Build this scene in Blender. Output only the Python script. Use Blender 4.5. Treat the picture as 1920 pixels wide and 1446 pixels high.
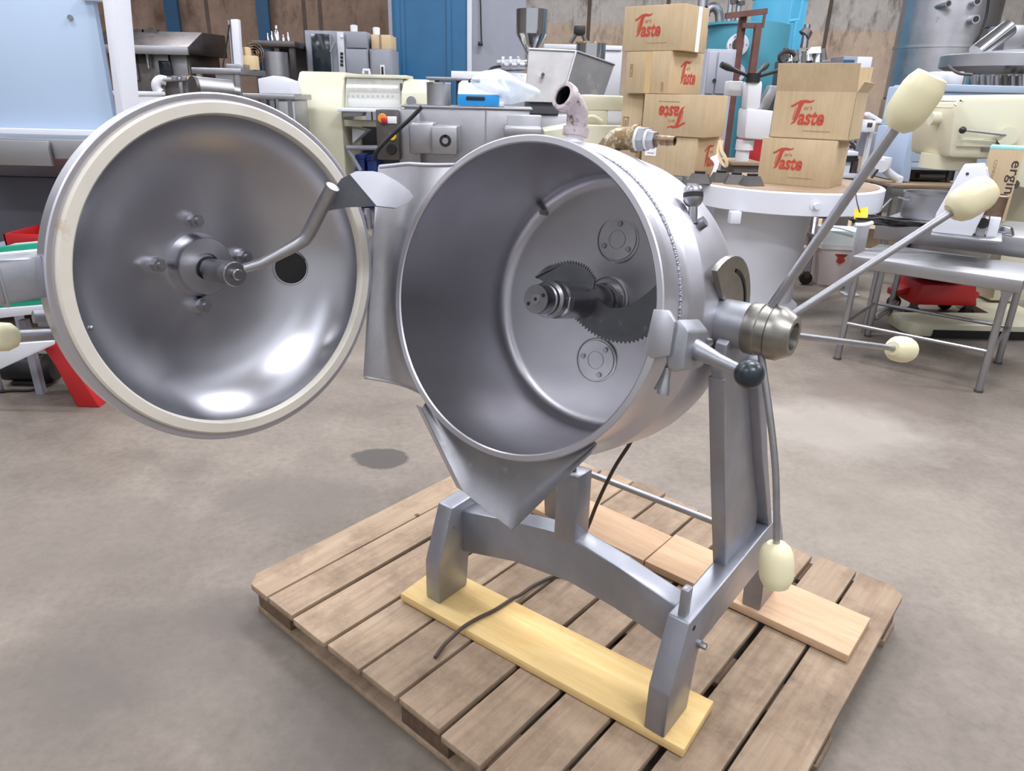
import bpy, bmesh, math, random
from mathutils import Vector, Matrix
random.seed(7)
for o in list(bpy.data.objects):
    bpy.data.objects.remove(o, do_unlink=True)
scene = bpy.context.scene
C = scene.collection
R = math.radians

# ------------------------------------------------------------------ camera
FPX, PITCH, ROLL, EYE = 1338.28, .3854, .0249, 1.25      # focal length in pixels of the 1920 wide frame
_d = Vector((0, math.cos(PITCH), -math.sin(PITCH)))
_r0 = Vector((1, 0, 0)); _u0 = _r0.cross(_d)
_r = math.cos(ROLL) * _r0 + math.sin(ROLL) * _u0
_u = -math.sin(ROLL) * _r0 + math.cos(ROLL) * _u0
cd = bpy.data.cameras.new('camera'); cam = bpy.data.objects.new('camera', cd); C.objects.link(cam)
cd.sensor_fit = 'HORIZONTAL'; cd.sensor_width = 36; cd.lens = FPX / 1920 * 36
cd.clip_start = .02; cd.clip_end = 200
cam.matrix_world = Matrix(((_r.x, _u.x, -_d.x, 0), (_r.y, _u.y, -_d.y, 0), (_r.z, _u.z, -_d.z, EYE), (0, 0, 0, 1)))
scene.camera = cam

def at(px, py, F):
    """point of the place seen at photo pixel (px, py), F metres ahead of the camera"""
    v = (px - 960) / FPX * _r - (py - 723) / FPX * _u + _d
    t = F / v.y
    return Vector((v.x * t, F, EYE + v.z * t))
def floor_at(px, py, z=0):
    v = (px - 960) / FPX * _r - (py - 723) / FPX * _u + _d
    t = (z - EYE) / v.z
    return Vector((v.x * t, v.y * t, z))

# ------------------------------------------------------------------ light
scene.view_settings.view_transform = 'Standard'
scene.view_settings.look = 'None'
scene.view_settings.gamma = 1
scene.view_settings.use_curve_mapping = False
scene.view_settings.exposure = -0.36
world = bpy.data.worlds.new('world'); scene.world = world; world.use_nodes = True
world.node_tree.nodes['Background'].inputs[0].default_value = (.93, .95, 1.0, 1)
world.node_tree.nodes['Background'].inputs[1].default_value = .85
LAMPS = [(-2.6, -1.2), (1.4, -1.2), (-2.6, 2.6), (1.4, 2.6), (-2.6, 6.4), (1.4, 6.4), (5.4, 2.6), (5.4, 6.4), (-6.6, 6.4), (-6.6, 2.6), (-4.6, 10.8), (.4, 10.8), (5.4, 10.8)]  # rearmost row added to brighten the back wall
ROOF_FILL = 3.2
LAMP_Z, LAMP_W = 4.6, 135
for i, (x, y) in enumerate(LAMPS):
    l = bpy.data.lights.new('hall_lamp_light', 'AREA'); l.shape = 'RECTANGLE'; l.size = 1.5; l.size_y = .35
    l.energy = LAMP_W * (1.35 if x > 1 else .75) * (.85 if y < 0 else 1); l.color = (.93, .94, 1.0)
    lo = bpy.data.objects.new('hall_lamp_light', l); C.objects.link(lo); lo.location = (x, y, LAMP_Z - .06)

# ------------------------------------------------------------------ materials
MATS = {}
def _base(name):
    m = bpy.data.materials.new(name); m.use_nodes = True
    nt = m.node_tree; b = nt.nodes['Principled BSDF']
    MATS[name] = m
    return m, nt, b
def node(nt, t, **kw):
    n = nt.nodes.new(t)
    for k, v in kw.items(): setattr(n, k, v)
    return n
def lin(c):
    """sRGB 0-255 triple -> linear"""
    return tuple((x / 255 / 12.92 if x <= 10 else ((x / 255 + .055) / 1.055) ** 2.4) for x in c) + (1,)
def noise(nt, scale, detail=4, rough=.6, coord='Object', stretch=None):
    tc = node(nt, 'ShaderNodeTexCoord'); src = tc.outputs[coord]
    if stretch:
        mp = node(nt, 'ShaderNodeMapping'); mp.inputs['Scale'].default_value = stretch
        nt.links.new(src, mp.inputs[0]); src = mp.outputs[0]
    n = node(nt, 'ShaderNodeTexNoise'); n.inputs['Scale'].default_value = scale
    n.inputs['Detail'].default_value = detail; n.inputs['Roughness'].default_value = rough
    nt.links.new(src, n.inputs['Vector'])
    return n
def ramp(nt, src, stops):
    r = node(nt, 'ShaderNodeValToRGB')
    e = r.color_ramp.elements
    while len(e) < len(stops): e.new(.5)
    for k, (p, c) in enumerate(stops):
        e[k].position = p; e[k].color = c if len(c) == 4 else tuple(c) + (1,)
    nt.links.new(src, r.inputs[0])
    return r
def mix(nt, fac, a, b, mode='MIX'):
    m = node(nt, 'ShaderNodeMix', data_type='RGBA', blend_type=mode)
    for s, v in ((m.inputs[0], fac), (m.inputs[6], a), (m.inputs[7], b)):
        if hasattr(v, 'is_output') or isinstance(v, bpy.types.NodeSocket): nt.links.new(v, s)
        else: s.default_value = v
    return m.outputs[2]
def bump(nt, b, src, strength=.1, dist=.01):
    n = node(nt, 'ShaderNodeBump'); n.inputs['Strength'].default_value = strength; n.inputs['Distance'].default_value = dist
    nt.links.new(src, n.inputs['Height']); nt.links.new(n.outputs[0], b.inputs['Normal'])
def metal(name, col, rough=.32, var=.12, scale=9, stain=None, metallic=1.0, stretch=None, bumpy=0):
    m, nt, b = _base(name)
    b.inputs['Metallic'].default_value = metallic
    n = noise(nt, scale, 6, .62, stretch=stretch)
    c = lin(col)
    lo = tuple(x * (1 - var) for x in c[:3]); hi = tuple(min(1, x * (1 + var)) for x in c[:3])
    r = ramp(nt, n.outputs[0], [(.3, lo), (.7, hi)])
    out = r.outputs[0]
    if stain:
        n2 = noise(nt, stain[1], 8, .7)
        r2 = ramp(nt, n2.outputs[0], [(stain[2], (0, 0, 0)), (stain[2] + .12, (1, 1, 1))])
        out = mix(nt, r2.outputs[0], out, lin(stain[0]))
    nt.links.new(out, b.inputs['Base Color'])
    rr = node(nt, 'ShaderNodeMapRange'); rr.inputs[3].default_value = rough * .8; rr.inputs[4].default_value = rough * 1.25
    n3 = noise(nt, scale * 2.3, 5, .6)
    nt.links.new(n3.outputs[0], rr.inputs[0]); nt.links.new(rr.outputs[0], b.inputs['Roughness'])
    if bumpy: bump(nt, b, n3.outputs[0], bumpy, .01)
    return m
def paint(name, col, rough=.45, var=.06, scale=4, dirt=None, bumpy=0, metallic=0.0, spec=.5):
    """dirt = (colour, noise scale, threshold)"""
    m, nt, b = _base(name)
    b.inputs['Roughness'].default_value = rough; b.inputs['Metallic'].default_value = metallic
    b.inputs['Specular IOR Level'].default_value = spec
    c = lin(col); n = noise(nt, scale, 5, .6)
    r = ramp(nt, n.outputs[0], [(.3, tuple(x * (1 - var) for x in c[:3])), (.7, tuple(min(1, x * (1 + var)) for x in c[:3]))])
    out = r.outputs[0]
    if dirt:
        n2 = noise(nt, dirt[1], 8, .7)
        r2 = ramp(nt, n2.outputs[0], [(dirt[2], (0, 0, 0)), (dirt[2] + .1, (1, 1, 1))])
        out = mix(nt, r2.outputs[0], out, lin(dirt[0]))
    nt.links.new(out, b.inputs['Base Color'])
    if bumpy: bump(nt, b, n.outputs[0], bumpy, .01)
    return m
def glassy(name, col, alpha=.3, rough=.15):
    m, nt, b = _base(name)
    b.inputs['Base Color'].default_value = lin(col); b.inputs['Roughness'].default_value = rough
    b.inputs['Alpha'].default_value = alpha
    return m
def wood(name, lo, hi, dark, axis=(18, 1.2, 18), spots=.66, knots=True):
    m, nt, b = _base(name)
    b.inputs['Roughness'].default_value = .75; b.inputs['Specular IOR Level'].default_value = .25
    oi = node(nt, 'ShaderNodeObjectInfo')
    tc = node(nt, 'ShaderNodeTexCoord'); mp = node(nt, 'ShaderNodeMapping'); mp.inputs['Scale'].default_value = axis
    add = node(nt, 'ShaderNodeVectorMath', operation='ADD'); mul = node(nt, 'ShaderNodeVectorMath', operation='SCALE'); mul.inputs['Scale'].default_value = 17.3
    cmb = node(nt, 'ShaderNodeCombineXYZ'); nt.links.new(oi.outputs['Random'], cmb.inputs[0]); nt.links.new(oi.outputs['Random'], cmb.inputs[1])
    nt.links.new(cmb.outputs[0], mul.inputs[0]); nt.links.new(tc.outputs['Object'], add.inputs[0]); nt.links.new(mul.outputs[0], add.inputs[1])
    nt.links.new(add.outputs[0], mp.inputs[0])
    n = node(nt, 'ShaderNodeTexNoise'); n.inputs['Scale'].default_value = 3; n.inputs['Detail'].default_value = 7; n.inputs['Roughness'].default_value = .65
    n.inputs['Distortion'].default_value = .6
    nt.links.new(mp.outputs[0], n.inputs['Vector'])
    r = ramp(nt, n.outputs[0], [(.28, lin(lo)), (.72, lin(hi))])
    n2 = node(nt, 'ShaderNodeTexNoise'); n2.inputs['Scale'].default_value = 5; n2.inputs['Detail'].default_value = 9; n2.inputs['Roughness'].default_value = .72
    nt.links.new(add.outputs[0], n2.inputs['Vector'])
    r2 = ramp(nt, n2.outputs[0], [(spots - .12, (0, 0, 0)), (spots + .1, (.75, .75, .75))])
    out = mix(nt, r2.outputs[0], r.outputs[0], lin(dark))
    if knots:
        v = node(nt, 'ShaderNodeTexVoronoi'); v.inputs['Scale'].default_value = 7
        nt.links.new(add.outputs[0], v.inputs['Vector'])
        r3 = ramp(nt, v.outputs['Distance'], [(.035, (.8, .8, .8)), (.07, (0, 0, 0))])
        out = mix(nt, r3.outputs[0], out, lin((60, 44, 36)))
    # each plank its own tone
    hv = node(nt, 'ShaderNodeHueSaturation'); mr = node(nt, 'ShaderNodeMapRange'); mr.inputs[3].default_value = .86; mr.inputs[4].default_value = 1.1
    nt.links.new(oi.outputs['Random'], mr.inputs[0]); nt.links.new(mr.outputs[0], hv.inputs['Value']); nt.links.new(out, hv.inputs['Color'])
    nt.links.new(hv.outputs[0], b.inputs['Base Color'])
    bump(nt, b, n.outputs[0], .25, .004)
    return m

metal('steel_lid', (190, 190, 196), .30, .05, 5, stretch=(1, 1, 1))
metal('steel_bowl', (190, 189, 194), .36, .06, 6)
metal('steel_jacket', (206, 205, 212), .40, .05, 5)
metal('steel_rim', (186, 186, 192), .42, .06, 14)
metal('steel_apron', (186, 186, 190), .38, .14, 11, stain=((196, 196, 196), 24, .62))
metal('steel_lip', (150, 150, 154), .50, .14, 11, stain=((178, 178, 178), 26, .60))
metal('blade_steel', (104, 106, 110), .46, .16, 20, stain=((140, 140, 142), 40, .6))
metal('steel_bolt', (160, 160, 166), .33, .1, 20)
metal('steel_shaft', (152, 152, 156), .30, .1, 30)
metal('steel_rod', (172, 172, 176), .42, .1, 30)
metal('steel_hub', (150, 147, 140), .36, .16, 22, stain=((120, 112, 98), 30, .6))
metal('frame_grey', (158, 160, 168), .40, .10, 12, stain=((86, 80, 78), 34, .66), metallic=.75)
metal('clamp_silver', (158, 160, 166), .42, .08, 40, metallic=.7)
paint('gasket_cream', (214, 208, 196), .5, .05, 20, dirt=((176, 142, 92), 5, .62))
paint('knob_ivory', (232, 224, 186), .38, .03, 8)
paint('ball_black', (34, 42, 48), .3, .05, 8)
paint('rubber_dark', (34, 30, 30), .6)
paint('cable_brown', (70, 56, 50), .55)
paint('cable_black', (26, 26, 28), .4)
paint('ptfe_white', (236, 236, 236), .5)
metal('galvanised_flaky', (196, 184, 186), .6, .1, 30, stain=((92, 76, 74), 60, .53), metallic=.35, bumpy=.4)
metal('brass_flaky', (140, 116, 78), .55, .2, 40, stain=((214, 206, 190), 60, .50), metallic=.4, bumpy=.4)
metal('barb_brown', (140, 118, 98), .45, .15, 60)
paint('hole_black', (14, 13, 14), .6)
wood('pallet_wood', (146, 124, 102), (172, 151, 128), (104, 86, 72), spots=.58)
wood('pallet_wood_dark', (92, 74, 62), (128, 104, 84), (60, 48, 42))
wood('board_yellow', (212, 174, 110), (228, 202, 146), (198, 156, 96), (1.2, 14, 14), .66, False)
wood('board_tan', (190, 154, 122), (208, 178, 146), (168, 132, 104), (1.2, 14, 14), .68, False)

# concrete floor
m, nt, b = _base('concrete_floor')
n1 = noise(nt, .55, 9, .62); n2 = noise(nt, 2.6, 10, .7); n3 = noise(nt, 38, 6, .7); n4 = noise(nt, 1.15, 6, .55)
c1 = ramp(nt, n1.outputs[0], [(.30, lin((108, 99, 91))), (.52, lin((137, 127, 116))), (.72, lin((156, 147, 136)))])
c2 = ramp(nt, n2.outputs[0], [(.30, (.58, .55, .53)), (.62, (1, 1, 1))])
c3 = ramp(nt, n3.outputs[0], [(.25, (.72, .72, .72)), (.55, (1, 1, 1)), (.8, (1.12, 1.12, 1.1))])
o1 = mix(nt, .75, c1.outputs[0], c2.outputs[0], 'MULTIPLY'); o1 = mix(nt, .8, o1, c3.outputs[0], 'MULTIPLY')
c4 = ramp(nt, n4.outputs[0], [(.56, (1, 1, 1)), (.68, (.74, .71, .70))])
o1 = mix(nt, .9, o1, c4.outputs[0], 'MULTIPLY')
def stain_shade_at(o1, p, rad, col, fac, sy=.62, edge=.25):
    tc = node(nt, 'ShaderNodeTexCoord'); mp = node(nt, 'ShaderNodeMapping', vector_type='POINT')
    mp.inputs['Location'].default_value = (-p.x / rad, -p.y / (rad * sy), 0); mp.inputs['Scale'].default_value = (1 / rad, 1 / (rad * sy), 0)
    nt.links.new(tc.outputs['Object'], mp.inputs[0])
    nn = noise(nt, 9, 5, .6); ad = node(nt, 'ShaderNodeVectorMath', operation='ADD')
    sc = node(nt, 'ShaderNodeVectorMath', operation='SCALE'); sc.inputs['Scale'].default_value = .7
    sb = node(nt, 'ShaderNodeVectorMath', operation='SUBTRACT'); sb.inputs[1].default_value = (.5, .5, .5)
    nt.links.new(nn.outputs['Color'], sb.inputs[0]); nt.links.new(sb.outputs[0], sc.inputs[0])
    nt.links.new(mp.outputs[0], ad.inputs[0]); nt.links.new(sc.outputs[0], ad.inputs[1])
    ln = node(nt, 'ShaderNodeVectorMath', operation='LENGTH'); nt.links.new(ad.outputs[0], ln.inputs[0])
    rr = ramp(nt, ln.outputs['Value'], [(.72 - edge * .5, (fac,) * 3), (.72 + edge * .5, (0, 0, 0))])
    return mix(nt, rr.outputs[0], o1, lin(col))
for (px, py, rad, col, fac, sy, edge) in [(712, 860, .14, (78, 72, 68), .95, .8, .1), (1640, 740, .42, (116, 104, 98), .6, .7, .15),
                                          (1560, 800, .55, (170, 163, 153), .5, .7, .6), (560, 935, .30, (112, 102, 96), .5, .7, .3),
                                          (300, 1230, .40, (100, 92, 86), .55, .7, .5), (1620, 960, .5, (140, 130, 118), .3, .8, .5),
                                          (120, 1020, .5, (116, 106, 98), .45, .6, .5), (1330, 690, .4, (124, 112, 100), .4, .6, .5), (640, 1350, .32, (88, 82, 77), .5, .7, .5), (60, 1330, .3, (96, 89, 83), .5, .8, .5), (480, 1150, .22, (92, 85, 80), .45, .6, .4)]:  # dark lower-left patches paint the shadow of lid, kettle and pallet
    o1 = stain_shade_at(o1, floor_at(px, py), rad, col, fac, sy, edge)
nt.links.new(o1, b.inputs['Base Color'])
rg = node(nt, 'ShaderNodeMapRange'); rg.inputs[3].default_value = .38; rg.inputs[4].default_value = .75
nt.links.new(n2.outputs[0], rg.inputs[0]); nt.links.new(rg.outputs[0], b.inputs['Roughness'])
b.inputs['Specular IOR Level'].default_value = .35
bump(nt, b, n3.outputs[0], .25, .004)

# back wall: brown rendered concrete with a paler upper band, dark runs and joints
m, nt, b = _base('stained_wall')
b.inputs['Roughness'].default_value = .85
tc = node(nt, 'ShaderNodeTexCoord'); sp = node(nt, 'ShaderNodeSeparateXYZ'); nt.links.new(tc.outputs['Object'], sp.inputs[0])
nA = noise(nt, .8, 8, .65); nB = noise(nt, 2.0, 9, .68, stretch=(1.5, 1, .55)); nC = noise(nt, 7, 8, .7)
brown = ramp(nt, nA.outputs[0], [(.3, lin((132, 108, 94))), (.7, lin((166, 140, 122)))])
pale = ramp(nt, nA.outputs[0], [(.3, lin((186, 178, 170))), (.7, lin((208, 202, 195)))])
# pale band only right of the grey panel (x > -0.5) and above about 2.1 m
zz = node(nt, 'ShaderNodeMath', operation='ADD'); nt.links.new(sp.outputs[2], zz.inputs[0])
wv = node(nt, 'ShaderNodeMath', operation='MULTIPLY'); wv.inputs[1].default_value = .22; nt.links.new(nB.outputs[0], wv.inputs[0]); nt.links.new(wv.outputs[0], zz.inputs[1])
zr = ramp(nt, zz.outputs[0], [(.0, (0, 0, 0)), (1, (1, 1, 1))])
zr.inputs[0].default_value = 0
mrz = node(nt, 'ShaderNodeMapRange'); mrz.inputs[1].default_value = 2.62; mrz.inputs[2].default_value = 2.68
nt.links.new(zz.outputs[0], mrz.inputs[0])
mrx = node(nt, 'ShaderNodeMapRange'); mrx.inputs[1].default_value = -.6; mrx.inputs[2].default_value = .2
nt.links.new(sp.outputs[0], mrx.inputs[0])
mm = node(nt, 'ShaderNodeMath', operation='MULTIPLY'); nt.links.new(mrz.outputs[0], mm.inputs[0]); nt.links.new(mrx.outputs[0], mm.inputs[1])
lowr = ramp(nt, nA.outputs[0], [(.3, lin((194, 170, 148))), (.7, lin((216, 195, 174)))])
side = mix(nt, mrx.outputs[0], brown.outputs[0], lowr.outputs[0])
o = mix(nt, mm.outputs[0], side, pale.outputs[0])
runs = ramp(nt, nB.outputs[0], [(.50, (0, 0, 0)), (.66, (.9, .9, .9))])
band = node(nt, 'ShaderNodeMapRange'); band.inputs[1].default_value = 1.75; band.inputs[2].default_value = 2.5; nt.links.new(sp.outputs[2], band.inputs[0])
mb = node(nt, 'ShaderNodeMath', operation='MULTIPLY'); nt.links.new(runs.outputs[0], mb.inputs[0]); nt.links.new(band.outputs[0], mb.inputs[1])
o = mix(nt, mb.outputs[0], o, lin((96, 76, 62)))
fine = ramp(nt, nC.outputs[0], [(.3, (.82, .8, .78)), (.65, (1.05, 1.05, 1.05))])
o = mix(nt, .8, o, fine.outputs[0], 'MULTIPLY')
nt.links.new(o, b.inputs['Base Color']); bump(nt, b, nC.outputs[0], .3, .02)
paint('ceiling_grey', (214, 214, 216), .8)
paint('wall_side_paint', (176, 168, 160), .8, .1, 1.2)

# ------------------------------------------------------------------ mesh helpers
class G:
    """collects shapes into one bmesh; every shape goes through matrix M"""
    def __init__(s, M=None): s.bm = bmesh.new(); s.M = M or Matrix.Identity(4)
    def _v(s, p): return s.bm.verts.new(s.M @ Vector(p))
    def poly(s, pts):
        vs = [s._v(p) for p in pts]; return s.bm.faces.new(vs)
    def box(s, lo, hi, bev=0, rot=None, seg=2):
        """lo / hi corners; rot = Matrix about the box centre"""
        c = [(a + b) / 2 for a, b in zip(lo, hi)]; h = [abs(b - a) / 2 for a, b in zip(lo, hi)]
        cv = Vector(c); vs = []
        for z in (-1, 1):
            for (x, y) in ((-1, -1), (1, -1), (1, 1), (-1, 1)):
                q = Vector((x * h[0], y * h[1], z * h[2]))
                if rot: q = rot @ q
                vs.append(s.bm.verts.new(s.M @ (cv + q)))
        fs = [s.bm.faces.new([vs[i] for i in f]) for f in ((3, 2, 1, 0), (4, 5, 6, 7), (0, 1, 5, 4), (1, 2, 6, 5), (2, 3, 7, 6), (3, 0, 4, 7))]
        if bev:
            es = list({e for f in fs for e in f.edges})
            bmesh.ops.bevel(s.bm, geom=es, offset=bev, segments=seg, profile=.5, affect='EDGES')
        return s
    def cyl(s, p0, p1, r0, r1=None, n=24, cap=True, start=0):
        r1 = r0 if r1 is None else r1
        p0, p1 = Vector(p0), Vector(p1); a = (p1 - p0).normalized()
        x = a.orthogonal().normalized(); y = a.cross(x)
        A, B = [], []
        for i in range(n):
            t = start + 2 * math.pi * i / n; dv = math.cos(t) * x + math.sin(t) * y
            A.append(s._v(p0 + dv * r0)); B.append(s._v(p1 + dv * r1))
        for i in range(n): s.bm.faces.new((A[i], A[(i + 1) % n], B[(i + 1) % n], B[i]))
        if cap:
            s.bm.faces.new(A[::-1]); s.bm.faces.new(B)
        return s
    def tube(s, pts, r, n=10, cap=True, rs=None):
        pts = [Vector(p) for p in pts]; rings = []
        prev = None
        for i, p in enumerate(pts):
            a = (pts[min(i + 1, len(pts) - 1)] - pts[max(i - 1, 0)]).normalized()
            if prev is None: x = a.orthogonal().normalized()
            else: x = (prev - a * prev.dot(a)).normalized()
            prev = x; y = a.cross(x); rr = rs[i] if rs else r
            rings.append([s._v(p + rr * (math.cos(2 * math.pi * k / n) * x + math.sin(2 * math.pi * k / n) * y)) for k in range(n)])
        for A, B in zip(rings, rings[1:]):
            for k in range(n): s.bm.faces.new((A[k], A[(k + 1) % n], B[(k + 1) % n], B[k]))
        if cap: s.bm.faces.new(rings[0][::-1]); s.bm.faces.new(rings[-1])
        return s
    def lathe(s, prof, n=48, o=(0, 0, 0), a0=0, a1=None, axis='z', close=False):
        """prof = [(radius, height)]; closed=True joins last to first (a solid ring)"""
        o = Vector(o); full = a1 is None; a1 = 2 * math.pi if full else a1
        def P(r, h, t):
            c, q = r * math.cos(t), r * math.sin(t)
            return o + (Vector((c, q, h)) if axis == 'z' else Vector((h, c, q)) if axis == 'x' else Vector((q, h, c)))
        m_ = n if full else n + 1; cols = []
        pole = {}
        for k in range(m_):
            t = a0 + (a1 - a0) * k / n; col = []
            for i, (r, h) in enumerate(prof):
                if r < 1e-6:
                    if i not in pole: pole[i] = s._v(P(0, h, 0))
                    col.append(pole[i])
                else: col.append(s._v(P(r, h, t)))
            cols.append(col)
        L = len(prof)
        for k in range(n):
            A, B = cols[k], cols[(k + 1) % m_]
            for i in range(L if close else L - 1):
                j = (i + 1) % L
                q = [A[i], B[i], B[j], A[j]]; u = []
                for v in q:
                    if v not in u: u.append(v)
                if len(u) > 2:
                    try: s.bm.faces.new(u)
                    except ValueError: pass
        return s
    def prism(s, poly, lo, hi, axis='z', bev=0):
        """2-d polygon extruded along axis from lo to hi: z -> (x,y), x -> (y,z), y -> (x,z)"""
        def P(p, h): return (p[0], p[1], h) if axis == 'z' else (h, p[0], p[1]) if axis == 'x' else (p[0], h, p[1])
        A = [s._v(P(p, lo)) for p in poly]; B = [s._v(P(p, hi)) for p in poly]; n = len(poly)
        fs = [s.bm.faces.new(A[::-1]), s.bm.faces.new(B)]
        for i in range(n): fs.append(s.bm.faces.new((A[i], A[(i + 1) % n], B[(i + 1) % n], B[i])))
        if bev:
            es = list({e for f in fs for e in f.edges})
            bmesh.ops.bevel(s.bm, geom=es, offset=bev, segments=2, profile=.5, affect='EDGES')
        return s
    def ball(s, c, r, n=20, sc=(1, 1, 1)):
        mm_ = s.M @ Matrix.Translation(Vector(c)) @ Matrix.Diagonal((r * sc[0], r * sc[1], r * sc[2], 1))
        bmesh.ops.create_uvsphere(s.bm, u_segments=n, v_segments=max(6, n // 2), radius=1, matrix=mm_)
        return s
    def grid(s, f, nu, nv):
        V = [[s._v(f(i / nu, j / nv)) for j in range(nv + 1)] for i in range(nu + 1)]
        for i in range(nu):
            for j in range(nv): s.bm.faces.new((V[i][j], V[i + 1][j], V[i + 1][j + 1], V[i][j + 1]))
        return s
    def thick(s, t):
        fs = list(s.bm.faces); bmesh.ops.recalc_face_normals(s.bm, faces=fs)
        bmesh.ops.solidify(s.bm, geom=fs, thickness=t)
        return s
    def mesh(s, name, smooth=35):
        bmesh.ops.recalc_face_normals(s.bm, faces=s.bm.faces)
        me = bpy.data.meshes.new(name); s.bm.to_mesh(me); s.bm.free()
        if smooth:
            me.shade_smooth(); me.set_sharp_from_angle(angle=R(smooth))
        return me
    def obj(s, name, mat, parent=None, smooth=35, label=None):
        o = bpy.data.objects.new(name, s.mesh(name, smooth)); C.objects.link(o)
        o.data.materials.append(MATS[mat] if isinstance(mat, str) else mat)
        if parent: o.parent = parent
        if label: o['label'] = label
        return o
def tag(o, label, cat, group=None):
    o['label'] = label; o['category'] = cat
    if group: o['group'] = group
    return o
def thing(name, label, cat, loc=(0, 0, 0), rotz=0, group=None):
    o = bpy.data.objects.new(name, None); C.objects.link(o); o.empty_display_size = .05
    o.location = loc; o.rotation_euler = (0, 0, rotz)
    return tag(o, label, cat, group)
def solo(g, name, mat, label, cat, loc=(0, 0, 0), rotz=0, group=None, smooth=35):
    o = g.obj(name, mat, None, smooth); o.location = loc; o.rotation_euler = (0, 0, rotz)
    return tag(o, label, cat, group)
def struct(o): o['kind'] = 'structure'; return o
def arc(c, r, a0, a1, n):
    return [(c[0] + r * math.cos(a0 + (a1 - a0) * i / n), c[1] + r * math.sin(a0 + (a1 - a0) * i / n)) for i in range(n + 1)]
def smooth_path(pts, k=6):
    pts = [Vector(p) for p in pts]; out = []
    for i in range(len(pts) - 1):
        a, b_, c, d = pts[max(i - 1, 0)], pts[i], pts[i + 1], pts[min(i + 2, len(pts) - 1)]
        for j in range(k):
            t = j / k
            out.append(.5 * ((2 * b_) + (c - a) * t + (2 * a - 5 * b_ + 4 * c - d) * t * t + (3 * b_ - a - 3 * c + d) * t ** 3))
    out.append(pts[-1]); return out

# ------------------------------------------------------------------ the hall
WALL_F = 15.0
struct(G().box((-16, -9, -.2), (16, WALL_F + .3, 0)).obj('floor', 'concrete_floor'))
wbk = struct(G().box((-16, WALL_F, 0), (16, WALL_F + .25, 6)).obj('wall_back', 'stained_wall'))
paint('wall_joint', (98, 84, 74), .9, .2, 3)
for px in (388, 570, 600, 1105, 1252, 1556):
    a = at(px, 20, WALL_F).x; G().box((a - .035, WALL_F - .008, 0), (a + .035, WALL_F, 5.6)).obj('joint_strip', 'wall_joint', wbk)
struct(G().box((-16.2, -9, 0), (-16, WALL_F, 6)).obj('wall_left', 'wall_side_paint'))
struct(G().box((16, -9, 0), (16.2, WALL_F, 6)).obj('wall_right', 'wall_side_paint'))
struct(G().box((-16, -9, 5.6), (16, WALL_F, 5.8)).obj('ceiling', 'ceiling_grey'))
paint('lamp_housing', (220, 222, 224), .4)
# unseen glowing strips added in the roof for soft fill and reflections
m, nt, b = _base('roof_fill_glow')
em_ = node(nt, 'ShaderNodeEmission'); em_.inputs[0].default_value = (.87, .91, 1.0, 1); em_.inputs[1].default_value = ROOF_FILL
nt.links.new(em_.outputs[0], nt.nodes['Material Output'].inputs[0])
for k, x in enumerate((-11, -5.5, 0, 5.5, 11)):
    struct(G().box((x - .75, -8.5, 5.57), (x + .75, WALL_F - .6, 5.599)).obj('window_%d' % (k + 1), 'roof_fill_glow'))  # each strip is an added glow, no such roof window is known

# ------------------------------------------------------------------ pallet and boards
PAL_LOC, PAL_ROT = Vector((-.658, 1.474, 0)), -.7006
PW_, PD, ZT = 1.267, 1.096, .1087
MP = Matrix.Translation(PAL_LOC) @ Matrix.Rotation(PAL_ROT, 4, 'Z')
pal = thing('wooden_pallet', 'worn wooden shipping pallet under the tilting steel kettle', 'pallet', PAL_LOC, PAL_ROT)
planks = [(0, .099), (.103, .200), (.212, .332), (.342, .452), (.461, .568), (.577, .694), (.706, .808), (.822, .926), (.937, 1.030), (1.048, 1.146), (1.155, 1.267)]
for i, (a, c) in enumerate(planks):
    w = c - a; y0 = random.uniform(-.004, .004); y1 = PD + random.uniform(-.012, .012)
    g = G()
    if i == 0: g.prism([(.028, y0), (w, y0), (w, y1), (0, y1), (0, .03)], -.018, 0, 'z', .002)
    elif i == len(planks) - 1: g.prism([(0, y0), (w, y0), (w, y1 - .03), (w - .025, y1), (0, y1)], -.018, 0, 'z', .002)
    else: g.box((0, y0, -.018), (w, y1, 0), .002)
    o = g.obj('plank', 'pallet_wood', pal); o.location = (a, 0, ZT + random.uniform(-.0015, .0015)); o.rotation_euler = (0, 0, random.uniform(-.004, .004))
for y in (.02, .50, .98):
    G().box((.012, 0, .074), (PW_ - .012, .096, .0885), .0015).obj('stringer_board', 'pallet_wood_dark', pal).location = (0, y, 0)
    G().box((.004, 0, 0), (PW_ - .004, .096, .018), .0015).obj('bottom_board', 'pallet_wood', pal).location = (0, y, 0)
    for x in (.01, .56, 1.117):
        G().box((0, .002, .018), (.14, .094, .074), .002).obj('block', 'pallet_wood_dark', pal).location = (x, y, 0)

def board(name, mat, p, length, width, ang, label, t=.0213, z=ZT + .003):
    o = G().box((0, 0, 0), (length, width, t), .0025).obj(name, mat)
    o.matrix_world = MP @ Matrix.Translation((p[0], p[1], z)) @ Matrix.Rotation(R(ang), 4, 'Z')
    return tag(o, label, 'plank')
board('timber_board', 'board_yellow', (.352, .205), .731, .146, 4.3, 'yellow timber board under the front feet of the kettle stand')
board('timber_board', 'board_tan', (.722, .720), .512, .165, .2, 'tan timber board under the right rear foot of the kettle stand')
board('timber_board', 'board_tan', (.330, .722), .388, .152, -.6, 'tan timber board under the left rear foot of the kettle stand')

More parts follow.
